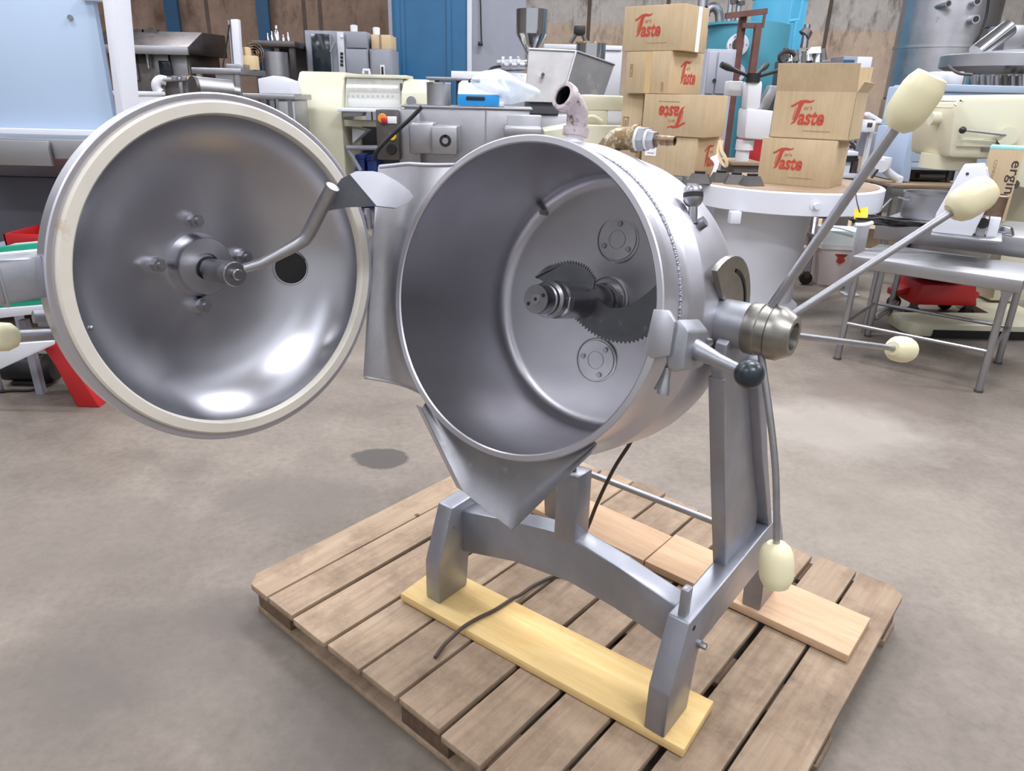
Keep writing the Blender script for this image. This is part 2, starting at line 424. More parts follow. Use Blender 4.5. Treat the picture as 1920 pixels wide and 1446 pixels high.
# ------------------------------------------------------------------ the tilting kettle
A0 = R(1.6); O0 = (.407, .238); ZB = .133
kroot = thing('tilting_kettle', 'stainless steel tilting kettle with open round lid on a grey stand', 'kettle', MP @ Vector((O0[0], O0[1], ZB)), PAL_ROT + A0)
M0 = Matrix.Translation((0, 0, -ZB))                      # stand coordinates, z measured from the hall floor
KT, KY = .2191, .044
e1 = Vector((math.cos(KY), math.sin(KY), 0)); fy = Vector((-math.sin(KY), math.cos(KY), 0))
e2 = math.sin(KT) * fy + math.cos(KT) * Vector((0, 0, 1)); kn = e1.cross(e2)
def frame(c, a, b_, n): return Matrix(((a.x, b_.x, n.x, c[0]), (a.y, b_.y, n.y, c[1]), (a.z, b_.z, n.z, c[2]), (0, 0, 0, 1)))
MK = M0 @ frame((.316, -.0892, .9393), e1, e2, kn)          # bowl: u right, v up, w out of the mouth
_a, _b = 1.547, .072
ln = Vector((math.sin(_a) * math.cos(_b), -math.cos(_a) * math.cos(_b), math.sin(_b)))
le1 = Vector((0, 0, 1)).cross(ln).normalized(); le2 = ln.cross(le1)
ML = M0 @ frame((-.028, -.370, .975), le1, le2, ln)         # lid: p right, q up, s out of its hollow side
XR = .634
# --- stand
for k, (x0, x1) in enumerate(((0, .044), (.590, XR))):
    sf = G(M0).prism([(0, ZB), (0, .238), (.047, .374), (.30, .384), (.50, .392), (.56, .30), (.575, ZB), (.475, ZB), (.462, .296), (.11, .288), (.1, .24), (.098, ZB)], x0, x1, 'x', .004).obj('side_frame', 'frame_grey', kroot)
    cx0, cx1 = (.592, .613) if k else (.022, .044)
    col = G(M0).prism([(.25, .376), (.41, .386), (.345, .62), (.235, .872), (.19, .905), (.13, .915), (.09, .890), (.085, .845), (.17, .60)], cx0, cx1, 'x', .003).obj('column', 'frame_grey', kroot)
    fx0, fx1 = (.588, .616) if k else (.018, .046)
    G(M0).prism([(.244, .376), (.256, .376), (.176, .61), (.10, .83), (.088, .83), (.164, .61)], fx0, fx1, 'x', .002).obj('flange', 'frame_grey', col)
    lx0, lx1 = (.586, XR - .002) if k else (.002, .048)
    G(M0).prism([(.185, .84), (.31, .60), (.435, .388), (.455, .388), (.335, .60), (.215, .86)], lx0, lx1, 'x', .003).obj('rear_brace', 'frame_grey', kroot)
cb = G(M0).prism([(.040, .352), (.18, .384), (.30, .408), (.36, .410), (.46, .395), (.595, .370), (.595, .272), (.46, .298), (.35, .310), (.20, .286), (.040, .238)], .080, .128, 'y', .004).obj('crossbeam', 'frame_grey', kroot)
sp_ = G(M0).prism([(.305, .400), (.358, .400), (.356, .556), (.307, .552)], .078, .132, 'y', .004).obj('stop_post', 'frame_grey', kroot)
G(M0).cyl((.33, .105, .552), (.33, .105, .560), .005, n=12).obj('screw', 'steel_bolt', sp_)
G(M0).tube([(.03, .45, .338), (.60, .45, .338)], .0085, 12).obj('tie_rod', 'steel_rod', kroot)
G(M0).box((.604, .055, .370), (.620, .078, .432), .004).obj('locating_peg', 'clamp_silver', kroot)
bo = G(M0).cyl((XR - .002, .103, .292), (XR + .006, .103, .292), .0085, n=20).obj('bolt', 'steel_bolt', kroot)
G(M0).cyl((XR + .004, .103, .292), (XR + .017, .103, .292), .0065, n=6).obj('bolt_head', 'steel_bolt', bo)
G(M0).cyl((XR - .002, .070, .350), (XR + .001, .070, .350), .0055, n=14).obj('bolt_hole', 'hole_black', kroot)
# --- trunnions
TY, TZ = .132, .913
for k in (0, 1):
    xs = (.570, .632) if k else (.044, .0)
    G(M0).cyl((xs[0], TY, TZ), (xs[1], TY, TZ), .0385, n=40).obj('trunnion', 'clamp_silver', kroot)
G(M0).lathe([(.0405, .628), (.0425, .631), (.0425, .648), (.0405, .650), (.0405, .664), (.0430, .667), (.0430, .680), (.031, .700), (.022, .700), (.020, .684), (0, .684)], 8 * 5, (0, TY, TZ), axis='x').obj('capstan_hub', 'steel_hub', kroot)
G(M0).cyl((.6845, TY, TZ), (.6855, TY, TZ), .0195, n=24).obj('hub_bore', 'hole_black', kroot)
HUB = Vector((.652, TY, TZ))
spokes = [((.795, .136, 1.254), .0072, .0265, .072, (.652, .140, .945)), ((.8645, .317, 1.1216), .0062, .0262, .064, (.674, .152, .930)), ((.7905, .514, .8166), .0056, .0250, .062, (.672, .160, .905)), ((.748, .096, .531), .0057, .0285, .078, (.655, .125, .880))]
for kc, rr, kr, kl, st in spokes:
    kc, st = Vector(kc), Vector(st); ax = (kc - st).normalized()
    if kc.z < .6:      # the hanging spoke is gently bent
        midp = st.lerp(kc, .5) + Vector((.012, -.004, 0)); path = smooth_path([st, midp, kc], 8)
        ax = (kc - path[-4]).normalized()
    else: path = [st, kc]
    sp = G(M0).tube(path, rr, 14).obj('spoke', 'steel_rod', kroot)
    Q = ax.to_track_quat('Z', 'Y').to_matrix().to_4x4()
    MM = M0 @ Matrix.Translation(kc) @ Q
    h = kl / 2
    G(MM).lathe([(0, -h), (kr * .52, -h), (kr * .80, -h * .80), (kr * .97, -h * .48), (kr, -h * .1), (kr, h * .46), (kr * .93, h * .70), (kr * .74, h), (0, h)], 18).obj('spoke_knob', 'knob_ivory', sp, 32, 'ivory bulb grip')
# toothed locking quadrant behind the hub
qa = [(TY + .040 * math.cos(t), TZ + .040 * math.sin(t)) for t in (R(105), R(60), R(20), R(-25))]
qo = [(TY + .108 * math.cos(t), TZ + .108 * math.sin(t)) for t in [R(-30 + 150 * i / 16) for i in range(17)]]
G(M0).prism(qa[::1] + qo, .574, .584, 'x', .001).obj('locking_quadrant', 'steel_hub', kroot)
G(M0).lathe([(.082, .5842), (.088, .5842), (.088, .5855), (.082, .5855)], 20, (0, TY, TZ), R(5), R(75), 'x', True).obj('slot', 'hole_black', kroot)
# --- bowl
def ring(M, r0, r1, w0, w1, n=96): return G(M).lathe([(r0, w0), (r1, w0), (r1, w1), (r0, w1)], n, close=True)
bowl = G(MK).lathe([(.2500, -.001), (.2500, -.08), (.2500, -.16), (.2500, -.285)] + [(.222 + .028 * math.cos(R(a)), -.288 - .028 * math.sin(R(a))) for a in range(0, 91, 6)] + [(.222 * (1 - k / 12), -.316 - .014 * (1 - (1 - k / 12) ** 2)) for k in range(1, 13)], 128).obj('bowl', 'steel_bowl', kroot, 50)
rim = G(MK).lathe([(.2500, 0), (.2520, .0025), (.2605, .0025), (.2625, .001), (.2625, -.024), (.259, -.026), (.259, -.094), (.2625, -.102), (.274, -.122), (.2755, -.128), (.2755, -.262), (.272, -.285), (.258, -.312), (.22, -.342), (.15, -.365), (0, -.376)], 128, close=False).obj('jacket', 'steel_jacket', kroot, 28)
g = G(MK)
for i in range(210):
    t = R(-20 + 120 * i / 209 + random.uniform(-.15, .15)); c, s_ = math.cos(t), math.sin(t)
    g.ball((.2597 * c, .2597 * s_, -.066 + random.uniform(-.0010, .0010)), .0031, 6, (1, 1, 1))
wb = g.obj('weld_bead', 'clamp_silver', rim); wb['kind'] = 'stuff'
# bearing flanges in the bottom
def fl_z(u, v): r = math.hypot(u, v); return -.3285 - .0015 + r * .012
for (u, v, a_off) in ((0, .128, 90), (.0, .010, 20), (0, -.114, 55)):
    MF = MK @ Matrix.Translation((u, v, -.328))
    fl = G(MF).lathe([(0, .006), (.0165, .006), (.0168, .0045), (.0182, .0045), (.0186, .006), (.0395, .006), (.0405, .0035), (.0425, .0035), (.0435, .006), (.0455, .005), (.046, -.004)], 56).obj('bearing_flange', 'steel_apron', kroot, 30)
    for k in range(3):
        t = R(a_off + 120 * k); q = (.0305 * math.cos(t), .0305 * math.sin(t))
        G(MF).cyl((q[0], q[1], .004), (q[0], q[1], .010), .0058, .0052, 12).obj('bolt_head', 'steel_bolt', fl)
# pegs on the bowl wall
for (u, v, w, l) in ((-.170, .160, -.312, .016), (-.232, .158, -.24, .009)):
    G(MK).cyl((u, v, w - .014), (u, v, w + l), .0062, .0055, 14).obj('peg', 'steel_bolt', kroot)
# agitator
MA = MK @ Matrix.Translation((0, .006, 0))
G(MA).lathe([(0, -.330), (.036, -.330), (.036, -.306), (.031, -.302), (.031, -.290), (.0335, -.287), (.0335, -.268), (.0315, -.264), (.0315, -.246), (.0335, -.244), (.0335, -.128), (.030, -.124), (.030, -.112), (.0325, -.110), (.0325, -.104), (.0275, -.100), (.0275, -.092), (.0250, -.090), (.0250, -.068), (.0242, -.0655), (0, -.0655)], 64).obj('agitator_shaft', 'steel_shaft', kroot, 30)
sh = G(MA).cyl((0, 0, -.066), (0, 0, -.0645), .0085, n=24).obj('end_ring', 'steel_bolt', kroot)
for (x, y) in ((.014, .009), (-.013, -.010)): G(MA).cyl((x, y, -.066), (x, y, -.0648), .0034, n=14).obj('end_hole', 'hole_black', kroot)
G(MA).cyl((0, 0, -.0645), (0, 0, -.0640), .0032, n=14).obj('end_hole', 'hole_black', kroot)
G(MA).box((.029, -.011, -.140), (.0345, .011, -.122), .003).obj('key_slot', 'steel_rim', kroot)
def blade(w, tilt, pts_out, pts_in, tooth, name='blade'):
    """sickle: outer edge with saw teeth, inner edge smooth"""
    P = [Vector((p[0], p[1], 0)) for p in pts_out]; P = smooth_path(P, 6); out = []
    for i, p in enumerate(P[:-1]):
        q = P[i + 1]; dv = (q - p); nrm = Vector((dv.y, -dv.x, 0)).normalized()
        out += [p, p + dv * .5 + nrm * tooth]
    out.append(P[-1])
    I = smooth_path([Vector((p[0], p[1], 0)) for p in pts_in], 6)
    poly = [(p.x, p.y) for p in out] + [(p.x, p.y) for p in I]
    return G(MA @ Matrix.Translation((0, 0, w)) @ Matrix.Rotation(tilt, 4, 'X')).prism(poly, 0, .0032, 'z').obj(name, 'blade_steel', kroot, 20)
blade(-.222, R(4), [(-.005, -.032), (.030, -.050), (.075, -.058), (.122, -.048), (.160, -.014), (.180, .030), (.182, .075)], [(.150, .060), (.130, .036), (.098, .008), (.060, -.002), (.034, .012)], .006)
blade(-.205, R(-4), [(-.028, -.02), (-.066, .018), (-.100, .028), (-.086, .046), (-.066, .058), (-.030, .070), (.006, .066), (.030, .048)][2:] , [(.030, .026), (-.02, .02), (-.07, .02)], .006)
# --- apron on the left and pouring lip below
def rimpt(deg, r=.2625, w=.0): return Vector((r * math.cos(R(deg)), r * math.sin(R(deg)), w))
def apron_f(a, t):
    deg = 128 + (229 - 128) * t; p0 = rimpt(deg, .2605, .001)
    if t < .5: tt = t / .5; pe = Vector((-.346, .200, 0)).lerp(Vector((-.338, .0, .0)), tt)
    else: tt = (t - .5) / .5; pe = Vector((-.338, .0, 0)).lerp(Vector((-.322, -.205, 0)), tt)
    p = p0.lerp(pe, a); p.z = .001 - .022 * math.sin(math.pi * min(a, 1) * .9)
    # rounded upper corner
    if t < .08: p.y -= .010 * (1 - t / .08) * max(0, a - .7) / .3
    return p
ap = G(MK).grid(apron_f, 14, 28).thick(.003).obj('side_apron', 'steel_apron', kroot, 45)
edge = [apron_f(1, i / 20) for i in range(21)]
G(MK).tube([e + Vector((-.002, 0, -.004)) for e in edge], .0048, 8).obj('folded_edge', 'steel_rim', ap)
edge = [apron_f(i / 12, 0) for i in range(13)]
G(MK).tube(edge, .0036, 8).obj('folded_edge', 'steel_rim', ap)
edge = [apron_f(i / 12, 1) for i in range(13)]
G(MK).tube(edge, .0030, 8).obj('folded_edge', 'steel_rim', ap)
def lip_f(a, t):
    deg = 229 + (316 - 229) * t; p0 = rimpt(deg, .2595, .001)
    poly = [Vector((-.160, -.222, 0)), Vector((-.036, -.340, .006)), Vector((.078, -.366, .012)), Vector((.190, -.196, .002))]
    # outer edge by arc length
    ls = [0, .36, .60, 1.0]
    for i in range(3):
        if t <= ls[i + 1] or i == 2:
            pe = poly[i].lerp(poly[i + 1], (t - ls[i]) / (ls[i + 1] - ls[i])); break
    p = p0.lerp(pe, a); p.z += -.012 * math.sin(math.pi * a) + .004 * a
    return p
lp_ = G(MK).grid(lip_f, 14, 40).thick(.003).obj('pouring_lip', 'steel_lip', kroot, 45)
def fold(a, t):
    p = Vector((-.160, -.222, .0)).lerp(Vector((-.036, -.340, .009)), t)
    return p + a * Vector((-.024, -.002, -.006 - .004 * t))
G(MK).grid(fold, 3, 8).thick(.003).obj('folded_edge', 'steel_jacket', lp_, 45)
# --- clamp on the right
lug = G(MK).prism([(.245, .034), (.266, .036), (.281, .022), (.283, -.026), (.256, -.036), (.243, -.03)], -.010, .0035, 'z', .0015).obj('clamp_lug', 'steel_rim', kroot)
clamp = G(MK).prism([(.268, .012), (.281, .027), (.300, .012), (.304, -.042), (.290, -.050), (.278, -.045), (.272, -.02)], -.086, -.006, 'z', .004).obj('clamp_block', 'clamp_silver', kroot)
G(MK).cyl((.300, -.006, -.080), (.300, -.006, -.099), .0065, n=8).obj('clamp_bolt', 'steel_bolt', clamp)
G(MK).lathe([(.005, .0), (.0055, -.012), (.0065, -.022), (.009, -.032), (.009, -.040), (0, -.040)], 20, (.276, 0, 0)).obj('hinge_pin', 'steel_rod', clamp).matrix_basis = MK @ Matrix.Translation((.276, -.046, -.018)) @ Matrix.Rotation(R(-90), 4, 'X') @ Matrix.Translation((-.276, 0, 0)) @ MK.inverted()
h0, h1 = Vector((.292, -.014, -.046)), Vector((.372, -.027, -.030))
hd = G(MK).tube([h0, h0.lerp(h1, .15), h0.lerp(h1, .6), h1], .01, 20, rs=[.0165, .0155, .0095, .0078]).obj('clamp_handle', 'clamp_silver', kroot)
G(MK).ball((.389, -.0295, -.026), .0205, 32).obj('ball_knob', 'ball_black', hd, 60, 'black ball grip')
# --- fittings on top of the jacket
P1 = Vector((-.028, .262, -.150))
nip = G(MK).cyl(P1, P1 + Vector((0, .034, 0)), .0155, n=24).obj('pipe_nipple', 'ptfe_white', kroot)
el_c = [P1 + Vector((0, .026, 0)), P1 + Vector((0, .050, .000)), P1 + Vector((-.001, .068, .006)), P1 + Vector((-.004, .078, .022)), P1 + Vector((-.008, .082, .042))]
el = G(MK).tube(smooth_path(el_c, 6), .0185, 28, cap=False).obj('pipe_elbow', 'galvanised_flaky', kroot, 60)
def collar(p, q, r0, r1, mat, par, name='collar', n=28, cap=True): return G(MK).cyl(p, q, r0, r1, n, cap).obj(name, mat, par)
dirv = (el_c[-1] - el_c[-2]).normalized()
QM = MK @ Matrix.Translation(el_c[-1]) @ dirv.to_track_quat('Z', 'Y').to_matrix().to_4x4()
G(QM).lathe([(.0185, -.012), (.0235, -.010), (.0238, .002), (.0225, .004), (.0165, .004), (.0160, -.030), (0, -.030)], 32).obj('collar', 'galvanised_flaky', el, 40)
G(QM).lathe([(.0159, .001), (.0159, -.0295), (0, -.0295)], 32).obj('bore', 'hole_black', el, 40)
collar(P1 + Vector((0, .026, 0)), P1 + Vector((0, .040, 0)), .0225, .0225, 'galvanised_flaky', el)
P2 = Vector((.030, .255, -.165))
e2c = [P2, P2 + Vector((.004, .022, 0)), P2 + Vector((.018, .034, 0)), P2 + Vector((.040, .037, .0)), P2 + Vector((.052, .037, 0))]
el2 = G(MK).tube(smooth_path(e2c, 6), .0185, 26).obj('brass_elbow', 'brass_flaky', kroot, 60)
b0 = e2c[-1]
collar(b0 + Vector((-.003, 0, 0)), b0 + Vector((.003, 0, 0)), .0225, .0225, 'brass_flaky', el2)
collar(b0 + Vector((.003, 0, 0)), b0 + Vector((.008, 0, 0)), .0195, .0195, 'ptfe_white', el2)
collar(b0 + Vector((.008, 0, 0)), b0 + Vector((.020, 0, 0)), .0205, .0205, 'clamp_silver', el2, 'hex_nut', 6)
collar(b0 + Vector((.020, 0, 0)), b0 + Vector((.024, 0, 0)), .0165, .0165, 'ptfe_white', el2)
collar(b0 + Vector((.024, 0, 0)), b0 + Vector((.036, 0, 0)), .0150, .0140, 'clamp_silver', el2, 'hex_nut', 6)
G(MK).lathe([(.0085, .036), (.0085, .040), (.0078, .040), (.0078, .048), (.0085, .048), (.0078, .049), (.0078, .058), (.0085, .058), (.0078, .059), (.0072, .070), (.005, .070), (.005, .060), (0, .060)], 20, b0, axis='x').obj('hose_barb', 'barb_brown', el2)
vd = Vector((-.20, .98, 0)).normalized(); VP0 = Vector((.214, .176, -.150))
VM = MK @ Matrix.Translation(VP0) @ vd.to_track_quat('Z', 'Y').to_matrix().to_4x4()
vs = G(VM).lathe([(.007, -.01), (.007, .016), (.012, .020), (.0155, .026), (.0155, .032), (.014, .034), (.014, .036), (.0155, .038), (.0155, .044), (.0135, .047), (0, .048)], 24).obj('air_valve', 'steel_bolt', kroot)
G(VM).lathe([(.0150, .030), (.0158, .0305), (.0158, .0375), (.0150, .038)], 24, close=True).obj('valve_grip', 'rubber_dark', vs)
G(MK).cyl((.216, .163, -.165), (.2295, .1735, -.165), .0105, .009, 16).obj('plug', 'steel_bolt', kroot)
metal('bg_iron_dark', (70, 68, 68), .5, .2, 8, metallic=.6)
# --- lid
lid = G(ML).lathe([(.250, .002)] + [(.250 * math.cos(R(a)) ** .62, -.004 - .108 * math.sin(R(a)) ** 1.25) for a in range(0, 90, 3)] + [(0, -.112)], 128).obj('lid', 'steel_lid', kroot, 60)
G(ML).lathe([(.2585, .004), (.2615, .005), (.2685, .005), (.2705, .003), (.2705, -.024), (.268, -.027), (.258, -.027)] + [(.256 * math.cos(R(a)) ** .62, -.012 - .110 * math.sin(R(a)) ** 1.25) for a in range(12, 90, 3)] + [(0, -.122)], 128).obj('lid_shell', 'steel_jacket', kroot, 30)
G(ML).lathe([(.2390, .000), (.2390, .010), (.2415, .0135), (.2560, .0135), (.2590, .010), (.2590, -.004), (.2505, -.004), (.2495, .0005)], 128, close=True).obj('lid_gasket', 'gasket_cream', kroot, 40, 'cream rubber seal')
LH = Vector((-.004, .006, -.104))
MH = ML @ Matrix.Translation(LH)
hb = G(MH).lathe([(0, .016), (.019, .016), (.0205, .016), (.022, .020), (.046, .020), (.048, .017), (.050, .012), (.052, .004), (.054, -.010)], 64).obj('lid_hub', 'steel_lid', kroot, 30)
for k, (x, y) in enumerate(((0, .074), (.076, .004), (-.012, -.066), (-.074, .012))):
    zb = .004 + .01 * (k % 2)
    st_ = G(MH).cyl((x, y, -.012), (x, y, .006), .0145, .013, 24).obj('hub_stud', 'steel_lid', kroot)
    G(MH).cyl((x, y, .004), (x, y, .016), .0115, .0115, 6).obj('nut', 'steel_bolt', st_)
    G(MH).cyl((x, y, .014), (x, y, .021), .0062, .0055, 14).obj('stud_end', 'steel_bolt', st_)
shf = G(ML).lathe([(.0190, -.09), (.0190, -.028), (.0200, -.026), (.0200, -.004), (.0185, -.002), (.009, -.002), (.009, .006), (.0075, .008), (0, .008)], 40).obj('lid_shaft', 'steel_shaft', kroot, 30)
G(ML).lathe([(.0192, -.0875), (.0215, -.0875), (.0215, -.0865), (.0192, -.0865)], 40, close=True).obj('shaft_seal', 'rubber_dark', shf)
def unpix(px, py, s_):
    """point of the lid's coordinates that the photo shows at (px, py), s_ out of the lid"""
    v = (px - 960) / FPX * _r - (py - 723) / FPX * _u + _d
    W2 = (Matrix.Translation(kroot.location) @ Matrix.Rotation(PAL_ROT + A0, 4, 'Z') @ ML).inverted()
    o_ = W2 @ Vector((0, 0, EYE)); dd = W2.to_3x3() @ v
    return o_ + dd * ((s_ - o_.z) / dd.z)
a_pts = [(.012, .004, -.012)] + [tuple(unpix(*q)) for q in ((490, 494, .004), (556, 459, .032), (571, 449, .039), (580, 435, .046), (602, 392, .074), (624, 350, .100))]
arm = G(ML).tube(a_pts, .0115, 18, rs=[.0075, .0085, .0105, .0115, .0115, .0115, .0112]).obj('scraper_arm', 'steel_rod', kroot, 50)
# paddle: two bent plates, dark half by the arm and the bright half beyond
p_tl, p_bl = Vector((.178, .140, .096)), Vector((.156, .100, .082))
def unplane(px, py, P, n):
    v = (px - 960) / FPX * _r - (py - 723) / FPX * _u + _d
    W2 = (Matrix.Translation(kroot.location) @ Matrix.Rotation(PAL_ROT + A0, 4, 'Z') @ ML).inverted()
    o_ = W2 @ Vector((0, 0, EYE)); dd = W2.to_3x3() @ v
    return o_ + dd * ((P - o_).dot(n) / dd.dot(n))
hA, hB = unpix(656, 327, .100), unpix(706, 386, .122)
for third, pix, mt in ((unpix(612, 396, .078), ((612, 396), (628, 352), (640, 335), (656, 327), (706, 386), (680, 388), (650, 389)), 'blade_steel'),
                       (unpix(776, 369, .128), ((656, 327), (668, 321), (700, 321), (718, 325), (745, 340), (768, 358), (776, 369), (764, 382), (742, 390), (706, 386)), 'steel_rim')):
    n_ = (hB - hA).cross(third - hA).normalized()
    g = G(ML); g.poly([unplane(px, py, hA, n_) for px, py in pix]); g.thick(.004).obj('paddle', mt, arm, 30)
rv = unpix(170, 615, -.030); G(ML).ball((rv.x, rv.y, rv.z), .0045, 12).obj('rivet', 'steel_bolt', lid)
# drain port
pn_ = Vector((-.30, .04, .95)).normalized()
MQ_ = ML @ Matrix.Translation((.157, -.022, -.0915)) @ pn_.to_track_quat('Z', 'Y').to_matrix().to_4x4()
G(MQ_).lathe([(.0290, -.004), (.0290, .0022), (.0305, .0026), (.0320, .0018), (.0330, -.006)], 40).obj('port_ring', 'steel_rim', lid)
G(MQ_).cyl((0, 0, -.006), (0, 0, .0016), .0292, n=40).obj('port_opening', 'hole_black', lid)
G(MQ_).lathe([(.0270, .0018), (.0285, .0018), (.0285, .0026), (.0270, .0026)], 30, (-.004, 0, 0), R(110), R(250), close=True).obj('port_pipe', 'bg_iron_dark', lid)
# latch tube, handle and hinge of the lid
lt = G(ML).prism([(-.262, .012), (-.262, .068), (-.312, .068), (-.360, .068), (-.360, .012)], -.052, -.004, 'z', .005).obj('latch_tube', 'clamp_silver', kroot)
G(ML).box((-.316, .008, -.054), (-.312, .072, -.001), .001).obj('seam', 'steel_rim', lt)
lh = G(ML).tube([(-.215, -.060, -.080), (-.300, -.046, -.080)], .0085, 14).obj('lid_handle', 'steel_rod', kroot)
G(ML).lathe([(0, -.02), (.010, -.019), (.018, -.010), (.0205, .002), (.017, .014), (.009, .020), (0, .021)], 18).obj('handle_knob', 'knob_ivory', lh, 40, 'ivory bulb grip').matrix_basis = ML @ Matrix.Translation((-.312, -.044, -.080)) @ Matrix.Rotation(R(90), 4, 'Y') @ ML.inverted()
G(ML).tube([(-.20, -.040, -.105), (-.262, -.030, -.110)], .0095, 12).obj('lid_handle', 'frame_grey', kroot)
for q in (.055, -.085):
    hg = G(ML).cyl((.283, q - .016, -.012), (.283, q + .016, -.012), .0075, n=18).obj('hinge', 'steel_bolt', kroot)
    G(ML).box((.262, q - .012, -.016), (.284, q + .012, -.010), .001).obj('hinge_leaf', 'steel_bolt', hg)
    G(ML).cyl((.283, q + .016, -.012), (.283, q + .021, -.012), .0055, n=12).obj('hinge_pin', 'steel_bolt', hg)

# ------------------------------------------------------------------ cable of the kettle
def pz(x, y, z): return MP @ Vector((x, y, z))
ks = kroot.matrix_basis if False else Matrix.Translation(kroot.location) @ Matrix.Rotation(PAL_ROT + A0, 4, 'Z') @ M0
cab = [ks @ Vector((.405, .255, .66)), ks @ Vector((.372, .25, .575)), ks @ Vector((.338, .25, .50)), ks @ Vector((.305, .25, .405)), ks @ Vector((.281, .25, .32)), ks @ Vector((.235, .262, .200)), pz(.615, .555, ZT + .030),
       pz(.596, .55, ZT + .012), pz(.574, .528, ZT + .008), pz(.560, .463, ZT + .009), pz(.565, .40, ZT + .018), pz(.570, .365, ZT + .0305), pz(.566, .308, ZT + .0305), pz(.556, .26, ZT + .0305), pz(.552, .215, ZT + .0305), pz(.547, .195, ZT + .020), pz(.543, .170, ZT + .010), pz(.548, .148, ZT + .008), pz(.556, .126, ZT + .008)]
base_c = cab[-1].copy(); base_c.z = ZT
g = G(Matrix.Translation(-base_c)); g.tube(smooth_path(cab, 6), .0044, 8)
solo(g, 'power_cable', 'cable_brown', 'thin brown power cable hanging from the kettle onto the pallet', 'cable', base_c)

# ------------------------------------------------------------------ materials of the hall's contents
metal('bg_steel', (168, 168, 172), .36, .12, 4, stain=((128, 120, 114), 9, .62))
metal('bg_steel_light', (170, 170, 173), .42, .06, 4)
metal('hopper_steel', (150, 148, 147), .62, .10, 3, stain=((176, 170, 162), 5, .58))
metal('bg_steel_mirror', (206, 208, 214), .14, .05, 3)
metal('bg_steel_dark', (112, 106, 104), .42, .2, 5, stain=((70, 60, 56), 8, .58))
metal('bg_iron', (96, 92, 90), .5, .2, 8, metallic=.7)
paint('cream_paint', (206, 202, 178), .4, .03, 2, dirt=((150, 136, 104), 14, .72))
paint('white_paint', (216, 218, 226), .4, .03, 2)
paint('offwhite_paint', (208, 210, 216), .45, .04, 3, dirt=((120, 110, 104), 20, .7))
paint('bluegrey_paint', (160, 176, 198), .4, .04, 2)
paint('grey_paint', (150, 152, 162), .5, .06, 2)
paint('dark_grey_paint', (84, 84, 94), .55, .08, 2)
paint('paleblue_panel', (182, 202, 226), .35, .02, 1.2)
paint('teal_paint', (72, 142, 160), .45, .12, 1.6, dirt=((52, 96, 112), 3, .62))
paint('cyan_paint', (84, 176, 212), .45, .06, 1.4)
paint('blue_door_paint', (44, 104, 146), .42, .14, 1.1, dirt=((96, 140, 170), 1.6, .62))
paint('blue_column_paint', (34, 78, 112), .5, .1, 2)
paint('royal_blue_paint', (30, 62, 140), .45)
paint('red_paint', (178, 32, 36), .4, .08, 3)
paint('green_plastic', (22, 150, 118), .4)
paint('brown_rust', (96, 62, 56), .7, .2, 8)
paint('brown_top', (150, 128, 104), .6, .1, 3)
paint('black_plastic', (26, 26, 28), .45)
paint('dark_glass', (38, 46, 52), .12)
paint('beige_card', (214, 190, 150), .8, .06, 6)
paint('yellow_sign', (232, 188, 30), .5)
paint('orange_paint', (226, 150, 60), .5)
paint('bucket_white', (230, 218, 216), .5, .03, 3)
paint('bag_plastic_white', (214, 222, 222), .5, .06, 9)
paint('label_white', (236, 234, 236), .6)
paint('navy_print', (46, 58, 112), .6)
paint('print_dark', (56, 50, 48), .7)
paint('scale_blue', (30, 140, 208), .4)
paint('pink_panel', (206, 190, 182), .5, .1, 3)
glassy('clear_cover', (226, 226, 216), .28, .1)
glassy('clear_bag', (226, 236, 246), .42, .22)
paint('screen_grey', (150, 160, 190), .2)

def WT(t): return (Matrix.Translation(t.location) @ Matrix.Rotation(t.rotation_euler.z, 4, 'Z')).inverted()
def rc(x0, y0, x1, y1, F):
    ym, xm = (y0 + y1) / 2, (x0 + x1) / 2
    return at(x0, ym, F).x, at(x1, ym, F).x, at(xm, y1, F).z, at(xm, y0, F).z      # left, right, bottom, top
def pbox(g, x0, y0, x1, y1, F, d, bev=0, z0=None):
    """box whose front face fills the photo rectangle at distance F, d deep"""
    l, r, b_, t = rc(x0, y0, x1, y1, F)
    return g.box((l, F, b_ if z0 is None else z0), (r, F + d, t), bev)
def pcyl(g, x0, x1, y0, y1, F, n=32, k=1.0, cap=True):
    """upright cylinder between photo columns x0..x1 and rows y0 (top)..y1 (bottom), axis F away"""
    l, r, b_, t = rc(x0, y0, x1, y1, F); c = (l + r) / 2; rad = (r - l) / 2
    return g.cyl((c, F, b_), (c, F, t), rad * k, rad, n, cap)
def bolt_on(t, name, mat, f): return f(G(WT(t))).obj(name, mat, t)
def wt(name, label, cat, px, F, z=0, group=None, rotz=0):
    a = at(px, 250, F); return thing(name, label, cat, (a.x, F, z), rotz, group)
def text_obj(body, mat, parent, M, w, h, name='lettering', bold=.012, shear=0, depth=.0006):
    """flat lettering filling w x h in the xy plane of M (origin at lower left)"""
    cu = bpy.data.curves.new('t', 'FONT'); cu.body = body; cu.offset = bold; cu.shear = shear; cu.resolution_u = 3
    tmp = bpy.data.objects.new('t', cu); C.objects.link(tmp)
    dg = bpy.context.evaluated_depsgraph_get(); me = bpy.data.meshes.new_from_object(tmp.evaluated_get(dg)); bpy.data.objects.remove(tmp)
    xs = [v.co.x for v in me.vertices]; ys = [v.co.y for v in me.vertices]
    x0, y0 = min(xs), min(ys); sx = w / max(1e-6, max(xs) - x0); sy = h / max(1e-6, max(ys) - y0)
    for v in me.vertices: v.co = M @ Vector(((v.co.x - x0) * sx, (v.co.y - y0) * sy, depth))
    me.materials.clear(); me.materials.append(MATS[mat])
    o = bpy.data.objects.new(name, me); C.objects.link(o); o.parent = parent
    return o

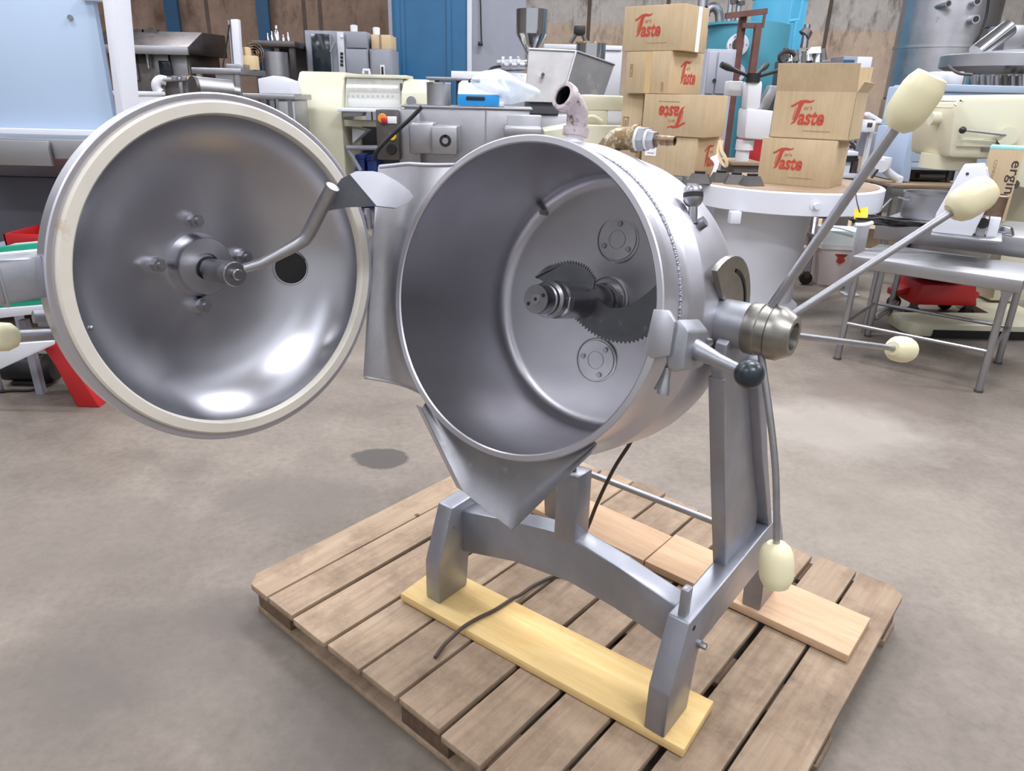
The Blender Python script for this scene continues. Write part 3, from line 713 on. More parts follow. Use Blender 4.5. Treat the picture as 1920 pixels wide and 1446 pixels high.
# ------------------------------------------------------------------ far wall fittings
for (x0, x1, nm) in ((308, 333, 'left'), (480, 503, 'middle')):
    l, r, b_, t = rc(x0, -20, x1, 60, 14.7)
    o = G().box((l, 14.7, 0), (r, 14.78, 5.6)).obj('trim_%d' % (1 if nm == 'left' else 2), 'blue_column_paint'); struct(o)
    G().box((l - .0, 14.78, 0), (l + .06, 14.96, 5.6)).obj('web', 'blue_column_paint', o)
l, r, b_, t = rc(737, -10, 876, 145, 13.2)
door = struct(G().box((l, 13.2, 0), (r, 13.28, 3.4)).obj('door_1', 'blue_door_paint'))
G().box((l + .14, 13.18, 0), (l + .20, 13.2, 3.4)).obj('rib', 'blue_door_paint', door)
G().box((r - .34, 13.17, 0), (r - .27, 13.2, 3.4)).obj('rib', 'blue_door_paint', door)
G().box((l - .06, 13.14, 0), (l, 13.30, 3.45), .01).obj('door_frame', 'grey_paint', door)
G().box((r, 13.14, 0), (r + .08, 13.30, 3.45), .01).obj('door_frame', 'offwhite_paint', door)
l2, r2, _, _ = rc(886, -10, 985, 145, 13.2)
pn = struct(G().box((r + .08, 13.22, 0), (r2, 13.32, 3.5)).obj('trim_3', 'grey_paint'))
t = wt('hanging_cable', 'black cable with a plug hanging down the grey wall panel', 'cable', 900, 13.15, at(901, 84, 13.15).z)
bolt_on(t, 'cord', 'cable_black', lambda g: g.tube(smooth_path([at(899, -30, 13.15), at(901, 10, 13.15), at(902, 50, 13.15), at(903, 78, 13.15)], 5), .012, 8))
bolt_on(t, 'plug', 'cable_black', lambda g: pbox(g, 896, 78, 905, 86, 13.1, .06, .01))

# ------------------------------------------------------------------ pale machine with a big panel, far left
t = wt('packing_machine', 'tall pale-blue panelled machine with a white frame and steel trough', 'machine', 100, 3.9)
l, r, b_, tp = rc(-120, -80, 188, 243, 3.8)
bolt_on(t, 'panel', 'paleblue_panel', lambda g: g.box((l, 3.80, b_), (r, 3.84, tp), .003))
fr = bolt_on(t, 'frame_post', 'white_paint', lambda g: g.prism([(at(186, -80, 3.78).x, tp), (at(202, -80, 3.78).x + .02, tp), (at(236, 215, 3.78).x, at(236, 225, 3.78).z), (at(236, 215, 3.78).x, b_ - .04), (at(219, 215, 3.78).x, b_ - .04)], 3.76, 3.92, 'y', .004))
bolt_on(t, 'frame_rail', 'white_paint', lambda g: pbox(g, 150, -14, 202, 1, 3.77, .08, .004))
bolt_on(t, 'frame_rail', 'offwhite_paint', lambda g: pbox(g, -120, 242, 236, 262, 3.74, .12, .004))
sc = bolt_on(t, 'screw', 'bg_steel', lambda g: g.cyl(at(133, 33, 3.80), at(133, 33, 3.80) + Vector((0, -.012, 0)), .012, n=14))
l, r, b_, tp = rc(-140, 258, 176, 330, 3.45)
bolt_on(t, 'trough', 'bg_steel_light', lambda g: g.prism([(3.42, tp), (3.42, tp - .085), (3.62, b_ - .02), (3.9, b_ - .02), (3.9, tp)], l, r, 'x', .004))
bolt_on(t, 'cover_plate', 'bg_steel_light', lambda g: pbox(g, -140, 262, 92, 309, 3.39, .02, .003))
l, r, b_, tp = rc(-160, 330, 210, 520, 3.75)
bolt_on(t, 'body', 'dark_grey_paint', lambda g: g.box((l, 3.72, .12), (r, 4.5, at(100, 325, 3.72).z - .02), .01))  # dark grey puts the shade on this side into its colour
for px in (-120, 60, 185):
    x = at(px, 520, 3.78).x; bolt_on(t, 'leg', 'grey_paint', lambda g: g.box((x - .03, 3.78, 0), (x + .03, 3.84, .14)))
# conveyor beside it
t = wt('conveyor', 'grey conveyor with green edge guides and splayed red leg behind the lid', 'conveyor', 40, 2.75)
def strip(y0l, y0r, y1l, y1r, F, d, mat, name, x0=-60, x1=92):
    a, b2, c2, d2 = at(x0, y0l, F), at(x1, y0r, F), at(x1, y1r, F), at(x0, y1l, F)
    return bolt_on(t, name, mat, lambda g: g.prism([(a.x, a.z), (b2.x, b2.z), (c2.x, c2.z), (d2.x, d2.z)], F, F + d, 'y', .002))
strip(469, 454, 482, 468, 2.95, .03, 'green_plastic', 'edge_guide')
strip(482, 468, 570, 546, 2.90, .30, 'offwhite_paint', 'bed')
strip(575, 557, 584, 571, 2.70, .03, 'green_plastic', 'edge_guide')
strip(560, 545, 576, 558, 2.69, .30, 'bg_steel_light', 'belt')
strip(584, 572, 604, 586, 2.68, .36, 'offwhite_paint', 'side_rail')
strip(652, 640, 720, 648, 2.66, .02, 'offwhite_paint', 'lower_guard', -60, 98)
for px in (-40, 43):
    a = at(px, 600, 2.85); bolt_on(t, 'leg', 'grey_paint', lambda g: g.box((a.x - .015, 2.84, 0), (a.x + .015, 2.87, a.z)))
ra = floor_at(146, 765); rb = floor_at(195, 752)
def leg(p_top, w, F):
    pass
bolt_on(t, 'red_leg', 'red_paint', lambda g: g.prism([(at(70, 640, 2.72).x, at(70, 640, 2.72).z), (at(104, 640, 2.72).x, at(104, 636, 2.72).z), (rb.x + .02, 0), (ra.x - .01, 0), (at(110, 690, 2.72).x, at(110, 690, 2.72).z)], 2.72, 2.86, 'y', .006))
bolt_on(t, 'gusset', 'red_paint', lambda g: g.prism([(at(70, 668, 2.78).x, at(70, 668, 2.78).z), (at(120, 660, 2.78).x, at(120, 660, 2.78).z), (at(140, 735, 2.78).x, at(140, 735, 2.78).z), (at(85, 715, 2.78).x, at(85, 715, 2.78).z)], 2.87, 2.95, 'y', .004))
bolt_on(t, 'crossbar', 'red_paint', lambda g: pbox(g, 60, 590, 92, 602, 2.80, .05, .003))
bolt_on(t, 'upright', 'red_paint', lambda g: pbox(g, 88, 470, 104, 660, 2.98, .06, .003))
zsh = at(60, 462, 3.3).z - .012
bolt_on(t, 'shelf', 'grey_paint', lambda g: g.box((at(-40, 462, 3.3).x, 3.22, zsh - .03), (at(104, 462, 3.3).x, 3.54, zsh - .001), .003))
for px in (-30, 96): bolt_on(t, 'leg', 'grey_paint', lambda g: g.box((at(px, 462, 3.3).x - .015, 3.4, 0), (at(px, 462, 3.3).x + .015, 3.43, zsh - .03)))
t = wt('red_tray', 'open red metal tray standing on the conveyor by the lid edge', 'tray', 60, 3.3, at(60, 462, 3.3).z - .012)
l, r, b_, tp = rc(22, 436, 100, 462, 3.3); rt = t
bolt_on(t, 'base', 'red_paint', lambda g: g.box((l, 3.25, b_ - .01), (r, 3.5, b_), .002))
bolt_on(t, 'wall', 'red_paint', lambda g: g.box((l, 3.25, b_), (r, 3.262, tp), .002))
bolt_on(t, 'wall', 'red_paint', lambda g: g.box((l, 3.49, b_), (r, 3.50, tp), .002))
for x in (l, r - .01): bolt_on(t, 'wall', 'red_paint', lambda g: g.box((x, 3.25, b_), (x + .01, 3.5, tp), .002))
t = wt('electric_motor', 'small black electric motor lying on the floor under the conveyor', 'motor', 35, 2.95)
ma = floor_at(35, 742); 
bolt_on(t, 'housing', 'black_plastic', lambda g: g.cyl((ma.x - .14, 2.98, .072), (ma.x + .05, 2.98, .072), .062, n=28))
bolt_on(t, 'fan_cover', 'rubber_dark', lambda g: g.cyl((ma.x + .05, 2.98, .072), (ma.x + .085, 2.98, .072), .064, .055, 28))
bolt_on(t, 'foot', 'black_plastic', lambda g: g.box((ma.x - .10, 2.93, 0), (ma.x + .02, 3.03, .02), .003))
bolt_on(t, 'terminal_box', 'bg_iron', lambda g: g.box((ma.x - .08, 2.95, .125), (ma.x - .0, 3.01, .16), .004))
fa = [floor_at(-30, 742), floor_at(20, 735), floor_at(60, 734), floor_at(95, 722), floor_at(106, 708)]
o_ = fa[2].copy(); g = G(Matrix.Translation(-o_)); g.tube(smooth_path([p + Vector((0, 0, .007)) for p in fa], 5), .006, 8)
solo(g, 'floor_cable', 'cable_black', 'black cable lying on the floor beside the red stand', 'cable', o_)

# ------------------------------------------------------------------ back left: cooker, post table, shelf, ovens
t = wt('steel_cooker', 'long dark stainless cooker with an overhanging canopy by the brown wall', 'cooker', 290, 10.2)
l, r, b_, tp = rc(205, 84, 356, 210, 10.2)
bolt_on(t, 'body', 'bg_steel_dark', lambda g: g.box((l, 10.25, .1), (r, 11.3, tp - .05), .01))
bolt_on(t, 'canopy', 'bg_steel_dark', lambda g: g.prism([(10.0, tp - .10), (10.0, tp - .02), (10.5, tp + .18), (11.3, tp + .2), (11.3, tp - .10)], l - .1, r + .12, 'x', .01))
bolt_on(t, 'canopy_lip', 'bg_steel_light', lambda g: g.box((l - .1, 9.97, tp - .12), (r + .12, 10.01, tp - .02), .005))
for (x0, x1, y0, y1, mt, nm) in ((222, 255, 86, 150, 'bg_steel', 'door'), (280, 318, 92, 160, 'bg_steel', 'door'), (322, 352, 94, 165, 'bg_steel', 'door'), (298, 320, 114, 142, 'dark_glass', 'window')):
    bolt_on(t, nm, mt, lambda g: pbox(g, x0, y0, x1, y1, 10.21 if nm == 'door' else 10.18, .04, .006))
bolt_on(t, 'handle', 'bg_steel_light', lambda g: g.tube([at(274, 90, 10.15), at(279, 128, 10.15)], .02, 8))
for (x0, x1) in ((240, 248), (262, 266)): bolt_on(t, 'knob', 'black_plastic', lambda g: g.cyl(at(x0 + 2, 100, 10.2), at(x0 + 2, 100, 10.2) + Vector((0, -.05, 0)), .04, n=12))
for x in (l + .08, r - .08): bolt_on(t, 'leg', 'bg_iron', lambda g: g.box((x - .03, 10.4, 0), (x + .03, 10.46, .1)))
for k, (px, h, nm) in enumerate(((238, 18, 'valve'), (258, 6, 'pipe'), (283, 8, 'pipe'))):
    bolt_on(t, nm, 'bg_iron', lambda g: g.cyl(at(px, 60, 10.5), at(px, 60 - h, 10.5), .022, n=8).box((at(px, 60, 10.5).x - .1, 10.46, at(px, 60, 10.5).z - .02), (at(px, 60, 10.5).x + .1, 10.54, at(px, 60, 10.5).z + .03)))

t = wt('steel_worktable', 'steel worktable carrying a tall white post behind the lid', 'table', 410, 8.2)
l, r, b_, tp = rc(366, 128, 458, 138, 8.2)
bolt_on(t, 'top', 'bg_steel', lambda g: g.box((l, 8.1, tp - .06), (r, 8.9, tp), .008))
for x in (l + .04, r - .08): 
    for y in (8.12, 8.84): bolt_on(t, 'leg', 'bg_steel', lambda g: g.box((x, y, 0), (x + .05, y + .05, tp - .06)))
bolt_on(t, 'skirt', 'bg_steel', lambda g: g.box((at(408, 140, 8.2).x, 8.14, .35), (r - .1, 8.16, tp - .06)))
zt_ = tp
t = wt('lift_post', 'tall white square post standing on a steel worktable', 'post', 442, 8.4, zt_)
bolt_on(t, 'column', 'white_paint', lambda g: g.prism([(at(432, 36, 8.35).x, at(432, 36, 8.35).z), (at(446, 36, 8.35).x, at(446, 36, 8.35).z), (at(452, 128, 8.35).x, zt_), (at(439, 128, 8.35).x, zt_)], 8.35, 8.43, 'y', .006))
bolt_on(t, 'rail', 'bg_steel', lambda g: g.tube([at(428, 38, 8.36), at(436, 126, 8.36)], .014, 8))
bolt_on(t, 'foot', 'bg_steel', lambda g: pbox(g, 424, 120, 456, 128, 8.3, .2, .004, zt_))
bolt_on(t, 'hose', 'cable_black', lambda g: g.tube(smooth_path([at(430, 46, 8.34), at(424, 90, 8.34), at(418, 124, 8.34), at(421, 126, 8.34)], 5), .008, 6))
t = wt('wire_fan', 'small round wire-cage fan and yellowish box on the worktable corner', 'fan', 480, 8.8, zt_)
fcn = at(478, 100, 8.8)
for k in range(4): bolt_on(t, 'cage_ring', 'barb_brown', lambda g: g.tube([fcn + Vector((.105 * (k + 1) / 4 * math.cos(a_ * .3927), -.02, .105 * (k + 1) / 4 * math.sin(a_ * .3927))) for a_ in range(17)], .006, 6, cap=False))
for k in range(4): bolt_on(t, 'blade', 'beige_card', lambda g: g.box((fcn.x - .012, 8.79, fcn.z + .0), (fcn.x + .012, 8.80, fcn.z + .09), 0, Matrix.Rotation(k * 1.5708, 3, 'Y')))
bolt_on(t, 'stem', 'bg_iron', lambda g: g.box((fcn.x - .01, 8.81, zt_), (fcn.x + .01, 8.83, fcn.z)))
t = wt('small_carton', 'small yellowish carton beside the wire fan', 'box', 457, 8.7, zt_)
bolt_on(t, 'body', 'beige_card', lambda g: pbox(g, 450, 104, 478, 114, 8.50, .12, .003, zt_))
bolt_on(t, 'upper_carton', 'beige_card', lambda g: pbox(g, 450, 88, 465, 104, 8.51, .10, .003))
bolt_on(t, 'tape', 'brown_top', lambda g: pbox(g, 456, 88, 459, 104, 8.505, .004))

t = wt('roller_drum', 'horizontal polished steel roller drum just above the lid edge', 'roller', 405, 6.6)
ca = at(398, 164, 6.6)
bolt_on(t, 'drum', 'bg_steel_light', lambda g: g.cyl((at(372, 166, 6.6).x, 6.55, ca.z), (at(420, 168, 6.6).x, 6.75, ca.z - .02), .085, n=28))
bolt_on(t, 'end_plate', 'bg_iron', lambda g: g.cyl((at(368, 166, 6.6).x, 6.53, ca.z), (at(372, 166, 6.6).x, 6.55, ca.z), .088, n=28))
bolt_on(t, 'shaft', 'bg_steel_light', lambda g: g.cyl((at(420, 168, 6.6).x, 6.75, ca.z - .02), (at(434, 170, 6.6).x, 6.79, ca.z - .03), .04, n=16))
for px in (374, 430): 
    a = at(px, 180, 6.62); bolt_on(t, 'stand', 'bg_iron', lambda g: g.box((a.x - .03, 6.6, 0), (a.x + .03, 6.7, a.z)))
t = wt('gear_pump', 'grey cast machine with curved pipes and small yellow valve behind the lid', 'pump', 325, 6.9)
bolt_on(t, 'housing', 'bg_iron', lambda g: pbox(g, 308, 148, 352, 185, 6.9, .3, .02, .35))
bolt_on(t, 'elbow_pipe', 'offwhite_paint', lambda g: g.tube(smooth_path([at(312, 152, 6.88), at(300, 150, 6.86), at(293, 158, 6.84), at(296, 170, 6.84), at(304, 176, 6.84)], 5), .042, 12))
bolt_on(t, 'pipe', 'bg_steel', lambda g: g.tube([at(306, 150, 6.85), at(366, 148, 6.85)], .02, 10))
for (px, mt) in ((328, 'bg_steel_light'), (345, 'bg_steel_light'), (360, 'yellow_sign')): bolt_on(t, 'valve', mt, lambda g: g.cyl(at(px, 150, 6.84), at(px, 143, 6.84), .03, n=12))
bolt_on(t, 'column', 'bg_steel', lambda g: pbox(g, 336, 150, 342, 190, 6.85, .04, .004))
bolt_on(t, 'base', 'bg_iron', lambda g: g.box((at(305, 180, 6.9).x, 6.9, 0), (at(360, 180, 6.9).x, 7.2, .36), .01))
t = wt('steel_bin', 'low pale steel bin beside the white machine frame', 'bin', 245, 5.6)
l, r, b_, tp = rc(228, 174, 262, 215, 5.6)
bolt_on(t, 'body', 'offwhite_paint', lambda g: g.box((l - .05, 5.6, 0), (r, 6.0, tp - .01), .02))
bolt_on(t, 'lid', 'offwhite_paint', lambda g: g.box((l - .07, 5.58, tp - .02), (r + .01, 6.02, tp + .01), .01))

t = wt('work_shelf', 'dark rusty shelf table with shiny parts against the brown wall', 'shelf', 525, 11.2)
l, r, b_, tp = rc(474, 77, 556, 86, 11.2)
bolt_on(t, 'top', 'bg_steel_dark', lambda g: g.box((l, 11.1, tp - .08), (r, 12.0, tp), .01))
for x in (l + .02, (l + r) / 2, r - .1): bolt_on(t, 'post', 'bg_iron', lambda g: g.box((x, 11.15, 0), (x + .07, 11.22, tp - .08)))
bolt_on(t, 'lower_shelf', 'bg_steel_dark', lambda g: g.box((l, 11.1, .55), (r, 12.0, .6)))
bolt_on(t, 'back_sheet', 'bg_iron', lambda g: g.box((l, 11.95, .0), (r, 12.0, tp - .08)))
for k, (px, wd, ht, nm) in enumerate(((503, 4, 14, 'steel_bottle'), (511, 5, 17, 'steel_bottle'), (520, 10, 26, 'steel_urn'), (532, 5, 12, 'steel_bottle'), (541, 5, 16, 'steel_bottle'))):
    q = at(px, 77, 11.4); q.z = tp; hh = ht * 11 / FPX; rr = wd * 11 / FPX / 2
    g = G().lathe([(0, 0), (rr, 0), (rr, hh * .55), (rr * .5, hh * .7), (rr * .6, hh * .85), (rr * .35, hh), (0, hh)], 14)
    lab = 'large shiny steel urn among the bottles on the dark shelf' if nm == 'steel_urn' else 'slim shiny steel bottle on the dark shelf'
    solo(g, nm, 'bg_steel_mirror', lab, 'urn' if nm == 'steel_urn' else 'bottle', q, 0, None if nm == 'steel_urn' else 'steel bottles on the dark shelf')
t = wt('steel_drum', 'pale round steel drum standing under the dark shelf', 'drum', 518, 10.6, 0)
q = at(518, 130, 10.7); bolt_on(t, 'shell', 'bg_steel', lambda g: g.cyl((q.x, 10.7, 0), (q.x, 10.7, at(518, 98, 10.7).z), .17, n=28))
for z in (.35, .75): bolt_on(t, 'hoop', 'bg_steel_light', lambda g: g.cyl((q.x, 10.7, z), (q.x, 10.7, z + .03), .178, n=28))
t = wt('steel_sink', 'pale steel sink bench behind the top of the lid', 'sink', 520, 7.4)
l, r, b_, tp = rc(462, 176, 558, 190, 7.4)
bolt_on(t, 'top', 'bg_steel_light', lambda g: g.box((l, 7.3, tp - .05), (r, 7.9, tp), .006))
bolt_on(t, 'bowl_cover', 'offwhite_paint', lambda g: g.prism([(at(488, 166, 7.5).x, tp), (at(488, 166, 7.5).x, at(488, 148, 7.5).z), (at(516, 142, 7.5).x, at(516, 142, 7.5).z), (at(544, 150, 7.5).x, at(544, 152, 7.5).z), (at(550, 160, 7.5).x, tp)], 7.45, 7.8, 'y', .01))
for x in (l + .03, r - .08, (l + r) / 2): bolt_on(t, 'leg', 'bg_steel', lambda g: g.box((x, 7.32, 0), (x + .045, 7.36, tp - .05)))
bolt_on(t, 'tank', 'bg_steel_light', lambda g: g.box((at(526, 200, 7.4).x, 7.33, .3), (at(556, 200, 7.4).x, 7.8, tp - .05), .01))

t = wt('baking_oven', 'grey steel oven with a dark glass door near the brown wall', 'oven', 632, 11.6)
l, r, b_, tp = rc(574, 58, 690, 150, 11.6)
bolt_on(t, 'cabinet', 'grey_paint', lambda g: g.box((l, 11.6, .1), (r, 12.4, tp), .015))
dr = bolt_on(t, 'door', 'grey_paint', lambda g: pbox(g, 576, 62, 622, 150, 11.54, .06, .008))
G(WT(t)).box((at(584, 90, 11.5).x, 11.51, at(600, 150, 11.5).z), (at(618, 90, 11.5).x, 11.53, at(600, 63, 11.5).z), .005).obj('door_glass', 'dark_glass', dr)
G(WT(t)).tube([at(620, 98, 11.45), at(628, 80, 11.45)], .02, 8).obj('door_handle', 'bg_steel_light', dr)
bolt_on(t, 'control_strip', 'offwhite_paint', lambda g: pbox(g, 634, 60, 646, 150, 11.55, .05, .005))
for y in (66, 98, 105, 112, 119): bolt_on(t, 'button', 'black_plastic' if y > 90 else 'label_white', lambda g: pbox(g, 638, y, 643, y + 5, 11.53, .03, .002))
bolt_on(t, 'side_panel', 'grey_paint', lambda g: pbox(g, 649, 92, 688, 150, 11.56, .04, .008))
bolt_on(t, 'side_panel', 'grey_paint', lambda g: pbox(g, 649, 62, 688, 90, 11.56, .04, .008))
for x in (l + .05, r - .1): bolt_on(t, 'foot', 'bg_iron', lambda g: g.box((x, 11.7, 0), (x + .06, 11.76, .1)))
for (px, c_, w_) in ((664, 'label_white', 12), (692, 'label_white', 11)):
    q = at(px, 58, 11.8); q.z = tp
    solo(G().lathe([(0, 0), (.05, 0), (.055, .09), (.03, .1), (0, .1)], 16), 'white_tub', c_, 'small white plastic tub on top of the grey oven' if px < 690 else 'small white plastic tub on the beige carton', 'tub', q if px < 690 else at(706, 65, 11.9), 0)
t = wt('steel_locker', 'plain grey steel cabinet between the oven and blue door', 'cabinet', 712, 11.6)
l, r, b_, tp = rc(694, 92, 735, 160, 11.62)
bolt_on(t, 'body', 'grey_paint', lambda g: g.box((l, 11.62, 0), (r, 12.3, tp), .01))
bolt_on(t, 'door', 'grey_paint', lambda g: pbox(g, 697, 95, 732, 160, 11.59, .03, .006))
bolt_on(t, 'label_holder', 'label_white', lambda g: pbox(g, 713, 122, 721, 142, 11.57, .02, .002))
bolt_on(t, 'label_slot', 'black_plastic', lambda g: pbox(g, 715, 125, 719, 140, 11.565, .01, .001))
lt_ = tp
t = wt('beige_carton', 'speckled beige carton on top of the grey cabinet', 'box', 712, 11.65, lt_)
bolt_on(t, 'body', 'beige_card', lambda g: pbox(g, 696, 65, 733, 92, 11.65, .5, .01, lt_))
bolt_on(t, 'tape', 'brown_top', lambda g: pbox(g, 711, 65, 715, 92, 11.645, .006, .001, lt_))

# ------------------------------------------------------------------ cream sheeter and steel mixer in the middle
t = wt('dough_sheeter', 'large cream dough machine with clear cover over its rollers', 'machine', 680, 8.2)
def Z(px, py, F): return at(px, py, F).z
def X(px, py, F): return at(px, py, F).x
F = 8.0
bolt_on(t, 'end_housing', 'cream_paint', lambda g: g.prism([(7.95, 0), (7.95, Z(640, 205, F)), (8.05, Z(640, 170, F)), (8.25, Z(640, 134, F)), (9.2, Z(640, 134, F)), (9.2, 0)], X(553, 200, F), X(643, 200, F), 'x', .03))
bolt_on(t, 'end_housing', 'cream_paint', lambda g: g.prism([(8.0, Z(780, 206, F)), (8.02, Z(780, 172, F)), (8.2, Z(780, 148, F)), (9.2, Z(780, 148, F)), (9.2, 0), (8.0, 0)], X(752, 180, F), X(802, 180, F), 'x', .02))
bolt_on(t, 'top_bar', 'cream_paint', lambda g: g.box((X(640, 140, F), 8.15, Z(700, 146, F)), (X(760, 140, F), 8.6, Z(700, 139, F)), .01))
bolt_on(t, 'back_plate', 'pink_panel', lambda g: g.box((X(640, 170, F), 8.5, Z(700, 208, F)), (X(756, 170, F), 8.55, Z(700, 144, F))))
for px in (660, 688, 706): bolt_on(t, 'scraper', 'offwhite_paint', lambda g: pbox(g, px, 144, px + 9, 172, 8.46, .03, .004))
bolt_on(t, 'roller_bar', 'white_paint', lambda g: g.box((X(645, 185, F), 8.25, Z(700, 187, F)), (X(752, 185, F), 8.45, Z(700, 174, F)), .01))
for k in range(10): bolt_on(t, 'roller_bolt', 'bg_iron', lambda g: g.cyl(at(653 + 9.3 * k, 180.5, 8.25), at(653 + 9.3 * k, 180.5, 8.25) + Vector((0, -.03, 0)), .012, n=8))
bolt_on(t, 'roller', 'white_paint', lambda g: g.cyl((X(645, 194, F), 8.25, Z(700, 195, F)), (X(752, 194, F), 8.25, Z(700, 195, F)), .055, n=24))
bolt_on(t, 'clear_guard', 'clear_cover', lambda g: g.prism([(8.02, Z(700, 202, F)), (8.10, Z(700, 164, F)), (8.17, Z(700, 146, F)), (8.19, Z(700, 146, F)), (8.12, Z(700, 164, F)), (8.04, Z(700, 202, F))], X(645, 170, F), X(752, 170, F), 'x'))
bolt_on(t, 'guard_stay', 'bg_iron', lambda g: g.cyl(at(752, 156, 8.1), at(752, 195, 8.1), .012, n=8))
bolt_on(t, 'handle', 'white_paint', lambda g: g.tube([at(681, 138, 8.1), at(682, 131, 8.1), at(692, 131, 8.1), at(693, 139, 8.1)], .014, 8))
bolt_on(t, 'hand_wheel', 'bg_steel', lambda g: g.cyl(at(771, 190, 7.99), at(771, 190, 7.95), .05, n=20))
bolt_on(t, 'table', 'white_paint', lambda g: g.box((X(645, 204, F), 7.7, Z(700, 209, F)), (X(752, 204, F), 8.4, Z(700, 203, F)), .006))
bolt_on(t, 'front_rail', 'cream_paint', lambda g: g.box((X(640, 225, F), 8.0, Z(700, 238, F)), (X(760, 225, F), 8.1, Z(700, 226, F)), .006))
bolt_on(t, 'scale_tray', 'bg_steel_light', lambda g: g.prism([(X(648, 212, 7.9), Z(648, 219, 7.9)), (X(684, 212, 7.9), Z(684, 217, 7.9)), (X(687, 208, 7.9), Z(687, 207, 7.9)), (X(650, 208, 7.9), Z(650, 207, 7.9))], 7.75, 7.95, 'y', .004))
bolt_on(t, 'chute', 'offwhite_paint', lambda g: g.prism([(X(656, 240, F), Z(656, 240, F)), (X(683, 240, F), Z(683, 246, F)), (X(657, 268, F), Z(657, 270, F))], 8.1, 8.4, 'y', .004))
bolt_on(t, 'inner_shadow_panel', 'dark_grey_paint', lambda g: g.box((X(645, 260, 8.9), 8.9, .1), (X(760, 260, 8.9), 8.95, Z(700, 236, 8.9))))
bolt_on(t, 'stretcher', 'grey_paint', lambda g: g.tube([at(650, 277, 7.98), at(712, 277, 7.98)], .025, 8))
bolt_on(t, 'diagonal_brace', 'grey_paint', lambda g: g.tube([at(652, 279, 7.99), at(676, 320, 7.99)], .022, 8))
q = at(682, 330, 8.55)
for k, (px0, px1, y0) in enumerate(((668, 685, 290), (690, 708, 292))):
    t = wt('blue_crate', 'blue plastic crate under the cream dough machine, %s its brace' % ('beside' if k == 0 else 'farther from'), 'crate', (px0 + px1) / 2, 8.45)
    l, r, b_, tp = rc(px0, y0, px1, 330, 8.5)
    tp2 = tp
    bolt_on(t, 'body', 'royal_blue_paint', lambda g: g.box((l, 8.45, 0), (r, 8.8, tp2), .008))
    bolt_on(t, 'rim', 'royal_blue_paint', lambda g: g.box((l - .008, 8.44, tp2 - .05), (r + .008, 8.81, tp2 - .02), .004))

F = 5.9
t = wt('steel_mixer', 'stainless steel mixing machine with side motor box and control panel', 'machine', 850, 6.2)
l, r, b_, tp = rc(760, 203, 992, 320, F)
bolt_on(t, 'tub', 'bg_steel', lambda g: g.box((l, F, .35), (r, F + .75, tp), .008))
bolt_on(t, 'rim_edge', 'bg_steel_light', lambda g: g.box((l - .02, F - .02, tp - .005), (r + .02, F + .78, tp + .012), .004))
bolt_on(t, 'seam', 'bg_steel_light', lambda g: pbox(g, 909, 206, 912, 320, F - .006, .01))
mb_ = bolt_on(t, 'motor_box', 'bg_steel', lambda g: g.prism([(X(766, 260, 5.55), Z(770, 289, 5.55)), (X(766, 260, 5.55), Z(770, 236, 5.55)), (X(772, 260, 5.55), Z(772, 229, 5.55)), (X(812, 260, 5.55), Z(812, 231, 5.55)), (X(812, 260, 5.55), Z(812, 289, 5.55))], 5.58, 5.9, 'y', .012))
fb = bolt_on(t, 'fan_box', 'bg_steel_light', lambda g: pbox(g, 809, 237, 857, 290, 5.5, .42, .01))
fc = at(835, 264, 5.5)
G(WT(t)).cyl(fc + Vector((0, -.006, 0)), fc, .043, n=28).obj('fan_opening', 'black_plastic', fb)
G(WT(t)).cyl(fc + Vector((0, -.012, 0)), fc + Vector((0, -.004, 0)), .022, n=20).obj('fan_hub', 'bg_steel_light', fb)
for k in range(5):
    G(WT(t)).box((fc.x - .004, 5.491, fc.z + .018), (fc.x + .004, 5.496, fc.z + .043), 0).obj('fan_blade', 'bg_steel', fb)
    ob = fb.children[-1]; ob.data.transform(Matrix.Translation(fc - t.location) @ Matrix.Rotation(k * 1.2566, 4, 'Y') @ Matrix.Translation(-(fc - t.location)))
bolt_on(t, 'leg_panel', 'bg_steel_dark', lambda g: g.box((l + .02, F + .05, 0), (r - .02, F + .7, .36)))
cp = bolt_on(t, 'control_panel', 'bg_iron', lambda g: pbox(g, 706, 206, 748, 300, 5.75, .25, .008))
bolt_on(t, 'panel_side', 'bg_steel', lambda g: pbox(g, 748, 206, 788, 330, 5.80, .3, .006))
for (px, py, rr, mt, nm) in ((717, 222, .036, 'orange_paint', 'emergency_switch'), (736, 256, .03, 'yellow_sign', 'warning_disc'), (734, 280, .040, 'black_plastic', 'socket')):
    q = at(px, py, 5.75); G(WT(t)).cyl(q + Vector((0, -.02, 0)), q, rr * .85, rr, 20).obj(nm, mt, cp)
q = at(720, 226, 5.72); G(WT(t)).box((q.x - .02, 5.70, q.z - .02), (q.x + .02, 5.73, q.z + .02), .008).obj('switch_lever', 'red_paint', cp)
q = at(735, 225, 5.745); G(WT(t)).box((q.x - .035, 5.74, q.z - .025), (q.x + .035, 5.75, q.z + .025), .002).obj('nameplate', 'label_white', cp)
bolt_on(t, 'conduit', 'cable_black', lambda g: g.tube(smooth_path([at(791, 200, 5.6), at(770, 222, 5.6), at(735, 253, 5.6), at(708, 282, 5.6), at(702, 300, 5.62)], 6), .016, 10))
for (px) in (712, 782): bolt_on(t, 'leg', 'bg_steel', lambda g: g.box((X(px, 300, 5.9), 5.86, 0), (X(px, 300, 5.9) + .05, 5.91, .6)))
mixer_top = tp + .014
